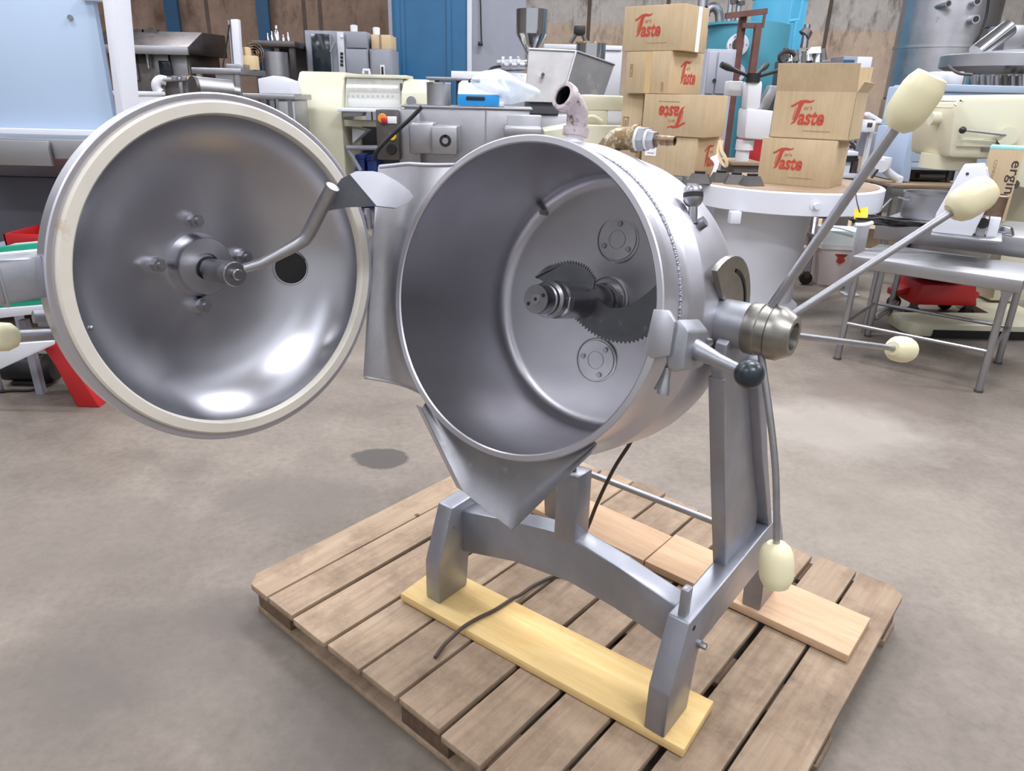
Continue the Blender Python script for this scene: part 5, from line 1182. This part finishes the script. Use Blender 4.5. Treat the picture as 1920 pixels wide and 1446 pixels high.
bolt_on(t, 'body', 'bg_iron', lambda g: pbox(g, 1470, 112, 1550, 200, 8.05, .4, .02, 0))
for k in range(9):
    px = 1472 + 8.6 * k; py = 104 + (k * 7 % 11) - 8
    bolt_on(t, 'valve', 'bg_steel_mirror' if k % 2 else 'bg_iron', lambda g: g.cyl(at(px, py + 16, 7.95), at(px + 2, py - 6, 7.95), .034 + .01 * (k % 3), .026, 12))
bolt_on(t, 'riser', 'bg_steel_mirror', lambda g: g.cyl(at(1507, 90, 7.95), at(1514, 46, 7.95), .04, .03, 14))
bolt_on(t, 'riser_head', 'bg_iron', lambda g: g.cyl(at(1508, 66, 7.93), at(1516, 56, 7.93), .065, .05, 12))
bolt_on(t, 'hose_loop', 'rubber_dark', lambda g: g.tube([at(1476 + 15 * math.cos(a_ * .5), 108 + 12 * math.sin(a_ * .5), 7.85) for a_ in range(2, 13)], .02, 8))
bolt_on(t, 'cap', 'label_white', lambda g: g.cyl(at(1528, 100, 7.9), at(1529, 88, 7.9), .06, .05, 14))
bolt_on(t, 'cover', 'white_paint', lambda g: pbox(g, 1512, 132, 1580, 140, 7.6, .3, .004))
bolt_on(t, 'knob', 'white_paint', lambda g: g.tube([at(1552, 136, 7.55), at(1553, 130, 7.55), at(1566, 131, 7.55), at(1567, 138, 7.55)], .018, 8))
bolt_on(t, 'pedestal', 'bg_iron', lambda g: pbox(g, 1515, 140, 1578, 200, 7.65, .24, .01, 0))
q = at(1604, 160, WALL_F - .5)
t = wt('control_box', 'blue-fronted grey control box fixed to the stained wall', 'control box', 1604, 12.4, Z(1604, 158, 12.4))
l, r, b_, tp = rc(1577, 106, 1632, 157, 12.4)
bolt_on(t, 'side', 'white_paint', lambda g: g.box((X(1600, 130, 12.4), 12.4, b_), (r, 12.9, tp), .01))
bolt_on(t, 'front', 'grey_paint', lambda g: g.box((l, 12.38, b_ + .06), (X(1604, 130, 12.4), 12.9, tp), .01))
bolt_on(t, 'panel', 'blue_column_paint', lambda g: pbox(g, 1580, 112, 1600, 144, 12.36, .02, .003))
for (px, py) in ((1583, 122), (1594, 122), (1583, 134), (1594, 136)): bolt_on(t, 'switch', 'black_plastic', lambda g: pbox(g, px - 2, py - 3, px + 2, py + 2, 12.34, .03, .002))
bolt_on(t, 'wall_bracket', 'grey_paint', lambda g: g.box((X(1596, 130, 12.4), 12.9, b_ + .1), (r - .05, 15.0, b_ + .16)))
t = wt('grey_stand', 'plain grey steel stand below the wall control box', 'stand', 1600, 9.4)
bolt_on(t, 'panel', 'grey_paint', lambda g: pbox(g, 1594, 172, 1622, 230, 9.4, .2, .006, 0))
bolt_on(t, 'top', 'offwhite_paint', lambda g: pbox(g, 1590, 168, 1626, 173, 9.38, .26, .004))

# ------------------------------------------------------------------ white slicer-like device and clutter right of the cartons
t = wt('white_slicer', 'white bench machine with a black comb and round cap on a brown table', 'machine', 1600, 5.75, 0)
Fs = 5.75
bolt_on(t, 'body', 'offwhite_paint', lambda g: pbox(g, 1580, 284, 1610, 297, Fs, .2, .01))
bolt_on(t, 'comb', 'black_plastic', lambda g: pbox(g, 1581, 297, 1610, 303, Fs - .01, .04, .002))
for k in range(8): bolt_on(t, 'comb_tooth', 'black_plastic', lambda g: pbox(g, 1582 + 3.5 * k, 292, 1584 + 3.5 * k, 298, Fs - .012, .014))
bolt_on(t, 'post', 'offwhite_paint', lambda g: pbox(g, 1580, 303, 1594, 330, Fs + .02, .12, .006))
bolt_on(t, 'gearbox', 'bg_iron', lambda g: pbox(g, 1597, 303, 1608, 326, Fs + .04, .1, .004))
bolt_on(t, 'base', 'offwhite_paint', lambda g: pbox(g, 1578, 326, 1610, 334, Fs - .02, .3, .004))
bolt_on(t, 'stand', 'bg_steel', lambda g: g.box((X(1582, 330, Fs), Fs, 0), (X(1608, 330, Fs), Fs + .25, Z(1605, 333, Fs)), .006))
clv = t = wt('clamp_lever', 'white cast clamp arm with a black handle standing on the brown bench', 'clamp', 1665, 5.42, 0)
Fc = 5.42
bolt_on(t, 'head', 'offwhite_paint', lambda g: g.cyl(at(1653, 312, Fc - .06), at(1655, 310, Fc + .10), .042, n=24).box((X(1650, 305, Fc), Fc - .06, Z(1660, 318, Fc)), (X(1664, 305, Fc), Fc + .10, Z(1660, 294, Fc)), .008))
bolt_on(t, 'arm', 'offwhite_paint', lambda g: g.tube(smooth_path([at(1656, 312, Fc), at(1666, 324, Fc), at(1680, 334, Fc), at(1688, 338, Fc)], 5), .03, 12))
bolt_on(t, 'handle', 'black_plastic', lambda g: g.tube([at(1646, 318, Fc - .05), at(1634, 334, Fc - .05)], .009, 8))

t = wt('brown_bench', 'brown-topped steel bench under the blue-grey cabinet', 'bench', 1700, 5.6)
zb2 = Z(1700, 345, 5.35)
bolt_on(t, 'top', 'brown_top', lambda g: g.box((X(1652, 350, 5.45), 5.3, zb2 - .02), (X(1800, 350, 5.45), 6.05, zb2), .003))
bolt_on(t, 'apron', 'bg_steel', lambda g: g.box((X(1654, 352, 5.45), 5.31, zb2 - .085), (X(1798, 350, 5.45), 5.34, zb2 - .02), .003))
for px in (1662, 1790):
    for y in (5.36, 5.9): bolt_on(t, 'leg', 'bg_steel', lambda g: g.box((X(px, 400, 5.45) - .02, y, 0), (X(px, 400, 5.45) + .02, y + .04, zb2 - .02)))
bolt_on(t, 'brace', 'bg_steel', lambda g: g.tube([at(1645, 400, 5.33), at(1672, 372, 5.33)], .008, 8))
bolt_on(clv, 'post', 'offwhite_paint', lambda g: g.cyl((X(1684, 340, Fc), Fc, zb2 + .002), (X(1684, 340, Fc), Fc, Z(1684, 332, Fc)), .03, n=16))
random.seed(11)
zc = Z(1625, 284, 7.7)
t = wt('parts_stand', 'small white stand holding loose metal parts behind the cartons', 'stand', 1632, 7.7)
bolt_on(t, 'top', 'offwhite_paint', lambda g: g.box((X(1606, 285, 7.7), 7.65, zc - .03), (X(1660, 285, 7.7), 7.9, zc), .004))
bolt_on(t, 'post', 'bg_steel', lambda g: g.box((X(1630, 290, 7.7), 7.74, 0), (X(1642, 290, 7.7), 7.8, zc - .03)))
hp = G()
for k in range(26):
    q = Vector((random.uniform(-.10, .10), random.uniform(-.08, .08), .018 + .10 * random.random() ** 2)); hp.cyl(q, q + Vector((random.uniform(-.06, .06), random.uniform(-.04, .04), random.uniform(-.01, .05))), .018, .012, 8)
o = solo(hp, 'metal_parts', 'bg_iron', 'heap of small dark metal parts on the white stand', 'parts', (X(1622, 280, 7.7), 7.77, zc)); o['kind'] = 'stuff'
t = wt('brown_carton', 'dark brown framed crate standing behind the clutter of white machines', 'crate', 1665, 8.2)
bolt_on(t, 'body', 'brown_top', lambda g: pbox(g, 1664, 186, 1690, 235, 8.2, .2, .006))
for (x0, x1) in ((1660, 1666), (1686, 1692)): bolt_on(t, 'corner_post', 'brown_rust', lambda g: pbox(g, x0, 180, x1, 260, 8.18, .05, .004, 0))
for y in (182, 232): bolt_on(t, 'rail', 'brown_rust', lambda g: pbox(g, 1660, y, 1692, y + 5, 8.17, .05, .004))
t = wt('white_shelf_unit', 'white shelf unit with grey square boxes behind the clutter', 'shelf', 1650, 6.9)
bolt_on(t, 'frame', 'offwhite_paint', lambda g: pbox(g, 1622, 226, 1660, 232, 6.9, .3, .004).box((X(1640, 230, 6.9), 6.95, 0), (X(1646, 230, 6.9), 7.0, Z(1640, 230, 6.9))))
bolt_on(t, 'square_box', 'white_paint', lambda g: pbox(g, 1622, 228, 1641, 248, 6.88, .12, .006))
bolt_on(t, 'square_window', 'bg_iron', lambda g: pbox(g, 1627, 230, 1636, 238, 6.87, .02, .002))
bolt_on(t, 'upper_arm', 'offwhite_paint', lambda g: g.prism([(X(1628, 214, 6.9), Z(1628, 216, 6.9)), (X(1632, 210, 6.9), Z(1632, 210, 6.9)), (X(1662, 228, 6.9), Z(1662, 228, 6.9)), (X(1660, 234, 6.9), Z(1660, 234, 6.9))], 6.92, 7.0, 'y', .004))
bolt_on(t, 'lower_shelf', 'grey_paint', lambda g: pbox(g, 1632, 250, 1680, 296, 7.0, .3, .006))

# ------------------------------------------------------------------ tank, hopper and blue-grey cabinet at the right
t = wt('storage_tank', 'very large dull steel tank with pipe stubs by the wall', 'tank', 1780, 9.0)
tx = X(1795, 80, 9.2); tr = X(1795, 80, 9.2) - X(1712, 80, 9.2) 
bolt_on(t, 'shell', 'bg_steel', lambda g: g.cyl((tx, 9.5, 0), (tx, 9.5, 4.0), tr + .02, n=64))
bolt_on(t, 'seam_band', 'bg_steel_light', lambda g: g.cyl((tx, 9.5, Z(1770, 86, 8.9)), (tx, 9.5, Z(1770, 80, 8.9)), tr + .03, n=64))
for (px, py, rr) in ((1778, 8, .035), (1829, 37, .045), (1832, 4, .04)):
    q = at(px, py, 8.93); st2 = bolt_on(t, 'pipe_stub', 'bg_steel_mirror', lambda g: g.cyl(q + Vector((.02, .5, 0)), q + Vector((-.03, -.06, 0)), rr, n=18))
    G(WT(t)).cyl(q + Vector((-.03, -.058, 0)), q + Vector((-.031, -.064, 0)), rr * .7, n=16).obj('stub_bore', 'black_plastic', st2)
t = wt('hanging_hose', 'black hose looping down in front of the big steel tank', 'hose', 1835, 8.4, Z(1822, 95, 8.4))
bolt_on(t, 'hose', 'cable_black', lambda g: g.tube(smooth_path([at(1856, -30, 8.4), at(1851, 20, 8.4), at(1840, 55, 8.4), at(1828, 78, 8.4), at(1822, 96, 8.4)], 6), .013, 8))
bolt_on(t, 'hose_loop', 'cable_black', lambda g: g.tube(smooth_path([at(1866, 62, 8.4), at(1858, 52, 8.4), at(1844, 52, 8.4), at(1836, 66, 8.4), at(1828, 88, 8.4)], 6), .013, 8))
t = wt('powder_hopper', 'wide round steel hopper dish with slanted feed tube', 'hopper', 1880, 7.0)
hx, hF = X(1905, 120, 7.0), 7.0; hr = X(1905, 120, 7.0) - X(1777, 120, 7.0)
bolt_on(t, 'dish_rim', 'bg_steel_light', lambda g: g.lathe([(hr, Z(1880, 128, hF)), (hr, Z(1880, 106, hF)), (hr * .98, Z(1880, 104, hF)), (.2, Z(1880, 94, hF)), (0, Z(1880, 94, hF))], 64, (hx, hF, 0)))
bolt_on(t, 'dish_cone', 'bg_steel_light', lambda g: g.lathe([(hr, Z(1880, 127, hF)), (hr * .80, Z(1880, 141, hF)), (0, Z(1880, 142, hF))], 64, (hx, hF, 0)))
bolt_on(t, 'feed_tube', 'bg_steel_mirror', lambda g: g.tube([at(1830, 100, 6.9), at(1892, 52, 6.95)], .075, 20))
bolt_on(t, 'feed_box', 'bg_steel', lambda g: pbox(g, 1885, 46, 1960, 100, 6.95, .3, .02))
bolt_on(t, 'neck', 'bg_steel_mirror', lambda g: g.cyl((hx, hF, Z(1880, 175, hF)), (hx, hF, Z(1880, 140, hF)), hr * .62, n=40))
for px in (1826, 1840, 1852, 1868, 1884, 1898, 1912): bolt_on(t, 'neck_rib', 'bg_steel_light' if px % 3 else 'bg_iron', lambda g: g.cyl(at(px, 170, 6.58), at(px, 141, 6.58), .022, n=10))
bolt_on(t, 'handle_loop', 'bg_iron', lambda g: g.tube(smooth_path([at(1778, 123, 6.6), at(1786, 131, 6.55), at(1800, 138, 6.5), at(1822, 140, 6.5)], 5), .012, 8))
bolt_on(t, 'stand', 'offwhite_paint', lambda g: g.box((hx - hr * .5, hF - .3, 0), (hx + hr * .5, hF + .3, Z(1880, 172, hF)), .01))
bolt_on(t, 'side_case', 'white_paint', lambda g: pbox(g, 1760, 134, 1806, 170, 6.7, .2, .01))
bolt_on(t, 'case_post', 'offwhite_paint', lambda g: g.box((X(1765, 160, 6.7), 6.72, 0), (X(1800, 160, 6.7), 6.85, Z(1780, 168, 6.7))))
t = wt('bluegrey_cabinet', 'blue-grey machine cabinet with navy stripes on the brown bench', 'cabinet', 1745, 5.6, zb2)
Fb = 5.45
bx0, bx1 = X(1690, 340, Fb), X(1800, 340, Fb)
zt2 = Z(1790, 162, Fb)
bolt_on(t, 'body', 'bluegrey_paint', lambda g: g.prism([(Fb, zb2 + .09), (Fb, zt2 - .04), (Fb + .04, zt2), (Fb + .55, zt2), (Fb + .55, zb2 + .09)], X(1716, 250, Fb), X(1960, 250, Fb), 'x', .012))
bolt_on(t, 'side_skirt', 'bluegrey_paint', lambda g: g.prism([(X(1686, 340, Fb), zb2 + .005), (X(1716, 200, Fb), Z(1716, 240, Fb)), (X(1728, 200, Fb), Z(1728, 240, Fb)), (X(1704, 340, Fb), zb2 + .005)], Fb - .01, Fb + .5, 'y', .006))
bolt_on(t, 'door_panel', 'bluegrey_paint', lambda g: pbox(g, 1714, 232, 1766, 304, Fb - .012, .02, .006))
bolt_on(t, 'top_rail', 'bluegrey_paint', lambda g: pbox(g, 1752, 160, 1960, 174, Fb - .02, .6, .008))
bolt_on(t, 'opening', 'black_plastic', lambda g: pbox(g, 1706, 315, 1790, 338, Fb + .1, .3, 0))
bolt_on(t, 'lower_rail', 'bluegrey_paint', lambda g: pbox(g, 1700, 304, 1800, 316, Fb - .005, .1, .005))
for px in (1692, 1790): bolt_on(t, 'foot', 'bg_iron', lambda g: g.cyl((X(px, 345, Fb), Fb + .1, zb2), (X(px, 345, Fb), Fb + .1, zb2 + .10), .018, n=12))
bolt_on(t, 'part_inside', 'bg_iron', lambda g: g.cyl(at(1722, 330, Fb + .08), at(1770, 330, Fb + .08), .02, n=12))
def stripe(x0, y0, x1, y1, k): bolt_on(t, 'stripe', 'navy_print', lambda g: g.prism([(X(x0 - k, y1, Fb), Z(x0, y1, Fb)), (X(x0 + 6 - k, y1, Fb), Z(x0, y1, Fb)), (X(x0 + 10, y0, Fb), Z(x0, y0, Fb)), (X(x0 + 4, y0, Fb), Z(x0, y0, Fb))], Fb - .018, Fb - .001, 'y'))
for (x0, y0, y1) in ((1738, 213, 226), (1734, 230, 243), (1750, 231, 243), (1766, 231, 243)): stripe(x0, y0, 0, y1, 4)

# ------------------------------------------------------------------ cream planetary mixer
t = wt('planetary_mixer', 'big cream planetary mixer standing behind the steel tables', 'mixer', 1850, 4.3)
Fm = 4.5
mz = Z(1860, 178, Fm)
bolt_on(t, 'head', 'cream_paint', lambda g: g.prism([(X(1768, 300, Fm), Z(1768, 296, Fm)), (X(1783, 190, Fm), Z(1783, 206, Fm)), (X(1786, 190, Fm), Z(1786, 190, Fm)), (X(1796, 180, Fm), Z(1796, 180, Fm)), (X(1960, 180, Fm), mz + .01), (X(1960, 290, Fm), Z(1940, 290, Fm)), (X(1858, 285, Fm), Z(1858, 286, Fm)), (X(1856, 296, Fm), Z(1850, 298, Fm))], Fm - .05, Fm + .42, 'y', .035))
bolt_on(t, 'planet_drum', 'cream_paint', lambda g: g.cyl((X(1806, 300, Fm), Fm + .16, Z(1806, 320, Fm)), (X(1806, 300, Fm), Fm + .16, Z(1806, 292, Fm)), .155, n=40))
bolt_on(t, 'front_hub', 'cream_paint', lambda g: g.cyl(at(1744, 222, Fm + .1), at(1790, 222, Fm + .1), .038, n=24))
bolt_on(t, 'hub_flange', 'cream_paint', lambda g: g.cyl(at(1774, 221, Fm + .1), at(1786, 221, Fm + .1), .062, n=28))
lv = bolt_on(t, 'speed_lever', 'bg_steel_light', lambda g: g.tube([at(1806, 244, Fm - .09), at(1886, 253, Fm - .09)], .007, 10))
G(WT(t)).ball(at(1805, 244, Fm - .09), .020, 16).obj('lever_ball', 'black_plastic', lv)
bolt_on(t, 'lever_boss', 'cream_paint', lambda g: g.cyl(at(1890, 256, Fm - .10), at(1890, 256, Fm - .02), .052, n=28))
bolt_on(t, 'nameplate', 'bg_steel_light', lambda g: pbox(g, 1842, 262, 1880, 284, Fm - .058, .006, .001))
bolt_on(t, 'raised_ledge', 'cream_paint', lambda g: pbox(g, 1796, 262, 1868, 276, Fm - .062, .02, .006))
bolt_on(t, 'column', 'cream_paint', lambda g: g.box((X(1912, 400, Fm + .1), Fm, .12), (X(1912, 400, Fm + .1) + .32, Fm + .40, Z(1940, 285, Fm)), .04))
bolt_on(t, 'side_disc', 'cream_paint', lambda g: g.cyl(at(1932, 310, Fm - .10), at(1932, 310, Fm + .1), .125, n=40))
bolt_on(t, 'column_skirt', 'cream_paint', lambda g: g.prism([(X(1858, 610, Fm - .1), .10), (X(1872, 500, Fm), .45), (X(1876, 420, Fm), Z(1876, 420, Fm)), (X(1960, 420, Fm), Z(1960, 420, Fm)), (X(1960, 600, Fm), .10)], Fm - .02, Fm + .38, 'y', .02))
bs = [floor_at(1700, 632), floor_at(1905, 662)]
bolt_on(t, 'base', 'cream_paint', lambda g: g.prism([(bs[0].x, Fm - .42), (bs[0].x + .05, Fm - .52), (bs[0].x + .95, Fm - .52), (bs[0].x + .95, Fm + .42), (bs[0].x + .64, Fm + .42), (bs[0].x + .64, Fm - .28), (bs[0].x, Fm - .26)], 0, .085, 'z', .025))
bolt_on(t, 'base_notch', 'black_plastic', lambda g: g.box((bs[0].x + .14, Fm - .524, 0), (bs[0].x + .9, Fm - .515, .05)))
lk = bolt_on(t, 'lock_knob', 'bg_iron', lambda g: g.cyl(at(1902, 346, Fm - .16), at(1902, 346, Fm - .08), .026, n=16))
# mixing bowl on its red trolley
t = thing('bowl_trolley', 'red steel bowl trolley on black castors behind the low table', 'trolley', (at(1746, 560, 4.5).x, 4.5, 0))
tx = t.location.x
for k, (px) in enumerate((1708, 1760, 1780)): pass
G().prism([(-.20, .10), (.20, .10), (.165, .23), (-.165, .23)], -.16, .16, 'y', .008).obj('frame', 'red_paint', t)
for s_ in (-1, 1): G().prism([(s_ * .165, .14), (s_ * .27, .12), (s_ * .27, .16), (s_ * .165, .19)], -.05, .05, 'y', .006).obj('arm', 'red_paint', t)
for (x, y) in ((-.17, -.12), (.17, -.12), (-.17, .12), (.17, .12)):
    cs = G().box((x - .02, y - .016, .05), (x + .02, y + .016, .105), .004).obj('castor_fork', 'bg_iron', t)
    G().cyl((x, y - .014, .042), (x, y + .014, .042), .042, n=20).obj('castor_wheel', 'rubber_dark', cs)
t = thing('mixing_bowl', 'round steel mixing bowl resting on the red trolley', 'bowl', (tx, 4.5, .232))
G().lathe([(0, 0), (.10, .004), (.19, .05), (.245, .13), (.262, .22), (.262, .285), (.27, .29), (.27, .297), (.257, .297), (.256, .22), (.23, .13), (.17, .06), (0, .02)], 56).obj('shell', 'bg_steel', t)
for s_ in (-1, 1): G().tube([(s_ * .26, -.04, .25), (s_ * .30, -.03, .25), (s_ * .30, .03, .25), (s_ * .26, .04, .25)], .008, 8).obj('handle', 'bg_steel', t)
# ------------------------------------------------------------------ two steel tables with the white device
TA = PAL_ROT
def to_pal(q): return MP.inverted() @ q
t = thing('low_table', 'low open-frame steel table with splayed legs near the kettle handles', 'table', MP @ Vector((.79, 3.40, 0)), TA)
zt3 = .55
tw, td = .325, .27
G().box((-tw - .02, -td - .02, zt3 - .06), (tw + .05, td - .10, zt3), .006).obj('top', 'bg_steel_light', t)
for (x, y) in ((-tw, -td), (tw, -td), (-tw, td), (tw, td)):
    G().cyl((x, y, 0), (x * .985, y * .96, zt3 - .055), .0165, n=16).obj('leg', 'bg_steel', t)
    G().cyl((x, y, 0), (x, y, .012), .02, n=16).obj('foot', 'bg_iron', t)
for a_, b2 in (((-tw, -td), (tw, -td)), ((tw, -td), (tw, td)), ((-tw, td), (tw, td)), ((-tw, -td), (-tw, td))):
    G().tube([(a_[0], a_[1], .20), (b2[0], b2[1], .20)], .009, 10).obj('stretcher', 'bg_steel', t)
for (x) in (-tw, tw): G().prism([(x - .025, zt3 - .06), (x + .025, zt3 - .06), (x + .005, zt3 - .13), (x - .005, zt3 - .13)], -td - .012, -td - .002, 'y').obj('gusset', 'bg_steel', t)
t = thing('steel_worktop', 'taller steel table carrying the white coding device and cables', 'table', MP @ Vector((1.00, 3.92, 0)), TA)
zt4 = .655
G().box((-.62, -.25, zt4 - .10), (.75, .38, zt4), .006).obj('top', 'bg_steel_light', t)
for (x, y) in ((-.57, -.19), (.70, -.19), (-.57, .33), (.70, .33)): G().cyl((x, y, 0), (x, y, zt4 - .07), .017, n=16).obj('leg', 'bg_steel', t)
G().box((-.55, -.17, .08), (-.52, .3, .11), .004).obj('stretcher', 'bg_steel', t)
def on_top(px, py): return floor_at(px, py, zt4)
q = on_top(1790, 440)
t = thing('coding_device', 'white desktop coding device with slanted screen on the taller table', 'device', q, TA + R(8))
G().box((-.10, -.14, 0), (.20, .14, .012), .004).obj('base_plate', 'bg_steel_light', t)
G().prism([(-.10, .012), (-.10, .10), (-.035, .335), (.05, .345), (.115, .20), (.075, .012)], -.085, .085, 'y', .006).obj('housing', 'white_paint', t)
bdv = t.children[-1]
MS = Matrix.Translation((.083, 0, .272)) @ Matrix.Rotation(R(65.8), 4, 'Y')
G(MS).box((-.062, -.068, 0), (.062, .068, .005), .003).obj('screen_bezel', 'white_paint', bdv)
G(MS).box((-.050, -.056, .004), (.050, .056, .0065), .001).obj('screen', 'screen_grey', bdv)
G().cyl((-.01, -.087, .30), (-.01, -.084, .30), .007, n=14).obj('screw', 'bg_iron', bdv)
G().box((.085, -.05, .012), (.125, .05, .10), .004).obj('print_unit', 'bg_steel', t)
G().cyl((.105, -.06, .075), (.105, .03, .075), .026, n=18).obj('ribbon_spool', 'black_plastic', t)
G().box((.13, -.04, .012), (.175, .04, .10), .003).obj('bracket', 'white_paint', t)
q = on_top(1880, 440); 
solo(G().prism([(-.05, 0), (.05, 0), (.03, .04), (-.02, .045)], -.02, .02, 'y', .003), 'metal_wedge', 'bg_steel_mirror', 'small shiny metal wedge lying beside the coding device', 'part', q, R(-50))
# pan and cable coil
q = on_top(1735, 408)
t = thing('steel_pan', 'round shallow steel pan behind the cable coil on the taller table', 'pan', q)
G().lathe([(0, 0), (.125, 0), (.132, .01), (.135, .135), (.143, .138), (.143, .142), (.130, .140), (.127, .012), (0, .012)], 48).obj('shell', 'bg_steel_light', t)
G().tube([(-.13, -.03, .10), (-.165, -.03, .105), (-.165, .03, .105), (-.13, .03, .10)], .005, 8).obj('handle', 'bg_steel', t)
random.seed(5)
q = on_top(1668, 424); loops = []
for k in range(60):
    a_ = k * .62; rr = .12 + .03 * math.sin(k * 1.3); loops.append(Vector((rr * 1.25 * math.cos(a_) + .02 * math.sin(k * .7), rr * .55 * math.sin(a_), .010 + .030 * (k / 60) + .006 * math.sin(k * 2.1))))
t = thing('cable_coil', 'black coiled cable with yellow tag on the taller steel table', 'cable', q, R(-20))
G().tube(smooth_path(loops, 4), .0065, 6).obj('coil', 'cable_black', t)
G(Matrix.Translation((-.15, .0, .055)) @ Matrix.Rotation(R(-25), 4, 'Z') @ Matrix.Rotation(R(50), 4, 'X') @ Matrix.Rotation(R(20), 4, 'Z')).box((-.034, -.034, -.001), (.034, .034, .001), .0005).obj('warning_tag', 'yellow_sign', t)
G().tube(smooth_path([(-.15, 0, .045), (-.19, .06, .16), (-.14, .16, .24)], 6), .003, 6).obj('loose_end', 'cable_black', t)
q = on_top(1620, 427); solo(G().tube(smooth_path([(-.05, 0, .012), (0, .0, .014), (.05, .03, .02)], 4), .012, 10), 'plastic_hook', 'white_paint', 'small white plastic hook at the corner of the taller table', 'hook', q)
# carton with sideways lettering behind the device
q = floor_at(1868, 420, zt4)
t = thing('lettered_carton', 'brown carton with black sideways lettering between mixer and coding device', 'box', q + Vector((.02, .10, 0)), R(-34))
G().box((-.085, 0, 0), (.075, .20, .40), .003).obj('body', 'cardboard', t)
G().box((-.086, -.001, .385), (.076, .201, .402), .002).obj('turquoise_top', 'turquoise_card', t)
MQ = Matrix.Translation((.018, -.0006, .33)) @ Matrix.Rotation(R(90), 4, 'X') @ Matrix.Rotation(R(-90), 4, 'Z')
text_obj('ergin', 'print_dark', t, MQ, .175, .062, 'lettering', .01)
text_obj('COMPANY', 'print_faint', t, Matrix.Translation((-.050, -.0006, .33)) @ Matrix.Rotation(R(90), 4, 'X') @ Matrix.Rotation(R(-90), 4, 'Z'), .13, .016, 'small_lettering', .0)
q = on_top(1858, 425)
solo(G().lathe([(0, 0), (.045, 0), (.05, .15), (.06, .16), (.045, .165), (.04, .012), (0, .012)], 24), 'dark_canister', 'barb_brown', 'dark metal canister standing behind the coding device', 'canister', q + Vector((.02, .04, 0)))
# ------------------------------------------------------------------ bucket, trolley leg and pallet far behind
q = floor_at(1570, 536)
t = thing('plastic_bucket', 'white square bucket with a red emblem and bag liner on the floor', 'bucket', q + Vector((0, .13, 0)), R(-8))
def frus(w0, w1, z0, z1):
    a_ = [(-w0, -w0, z0), (w0, -w0, z0), (w0, w0, z0), (-w0, w0, z0)]; b2 = [(-w1, -w1, z1), (w1, -w1, z1), (w1, w1, z1), (-w1, w1, z1)]; g = G()
    g.poly(a_[::-1]); g.poly(b2)
    for i in range(4): g.poly((a_[i], a_[(i + 1) % 4], b2[(i + 1) % 4], b2[i]))
    bmesh.ops.bevel(g.bm, geom=g.bm.edges[:], offset=.012, segments=2, affect='EDGES'); return g
frus(.125, .145, 0, .30).obj('body', 'bucket_white', t)
frus(.150, .150, .285, .305).obj('rim', 'bucket_white', t)
g = frus(.152, .135, .27, .40); g.obj('bag_liner', 'bag_plastic_white', t)
em = G(Matrix.Translation((0, -.1415, .21)) @ Matrix.Rotation(R(86), 4, 'X'))
for (x, y, rr) in ((-.02, .03, .024), (.02, .03, .024), (0, .01, .026), (-.012, -.02, .016), (.016, -.018, .016), (0, -.034, .012)): em.cyl((x, y, 0), (x, y, .0012), rr, n=14)
em.obj('emblem', 'print_red', t)
G().tube(smooth_path([(-.14, -.05, .36), (-.10, -.15, .43), (.05, -.16, .40)], 6), .006, 8).obj('bag_tie', 'label_white', t)
q = floor_at(1503, 536)
t = thing('wheeled_trolley', 'grey wheeled steel trolley frame behind the round table', 'trolley', q + Vector((0, .05, 0)))
def tl(p): return p - t.location
G().tube([Vector((.04, 0, .09)), tl(at(1530, 400, 5.45))], .026, 10).obj('upright', 'bg_steel', t)
G().tube([Vector((.28, .62, .09)), Vector((.27, .62, .85))], .022, 10).obj('upright', 'bg_steel', t)
G().box((.02, .40, .82), (.31, .80, .86), .006).obj('deck', 'bg_steel', t)
G().tube([Vector((.06, .02, .35)), Vector((.06, .62, .35)), Vector((.28, .62, .35))], .014, 8).obj('brace', 'bg_steel', t)
G().box((.10, .44, .42), (.30, .47, .81), .004).obj('dark_panel', 'black_plastic', t)
for (x, y) in ((.04, 0), (.28, .62), (.04, .62)):
    cs = G().box((x - .02, y - .02, .05), (x + .02, y + .02, .10), .004).obj('castor_fork', 'bg_iron', t)
    G().cyl((x, y - .014, .045), (x, y + .014, .045), .045, n=20).obj('castor_wheel', 'rubber_dark', cs)
q = floor_at(1700, 540)
t = thing('loaded_pallet', 'low whitewashed pallet with cardboard under the tables', 'pallet', (q.x + .1, 6.25, 0), R(-6))
for k in range(3): G().box((-.6, -.25 + .22 * k, .11), (.35, -.07 + .22 * k, .13), .003).obj('plank', 'offwhite_paint', t)
for k in range(3): G().box((-.6 + .41 * k, -.25, 0), (-.48 + .41 * k, .35, .11), .003).obj('block', 'offwhite_paint', t)
G().box((-.6, -.262, .05), (.35, -.25, .12), .002).obj('side_board', 'offwhite_paint', t)
t = thing('flat_carton', 'flat brown carton lying on the low whitewashed pallet', 'box', (q.x + .1, 6.25, .131), R(-6))
G().box((-.55, -.2, 0), (.3, .35, .16), .004).obj('body', 'cardboard', t)
G().box((-.551, .06, .1595), (.301, .11, .1605)).obj('tape', 'card_tape', t)
t = thing('white_pillar_leg', 'white square machine leg standing beside the bucket', 'leg', floor_at(1604, 560) + Vector((0, .1, 0)))
G().box((-.03, -.03, 0), (.03, .03, .62), .004).obj('post', 'offwhite_paint', t)
G().box((-.05, -.05, 0), (.05, .05, .012), .002).obj('foot_plate', 'offwhite_paint', t)
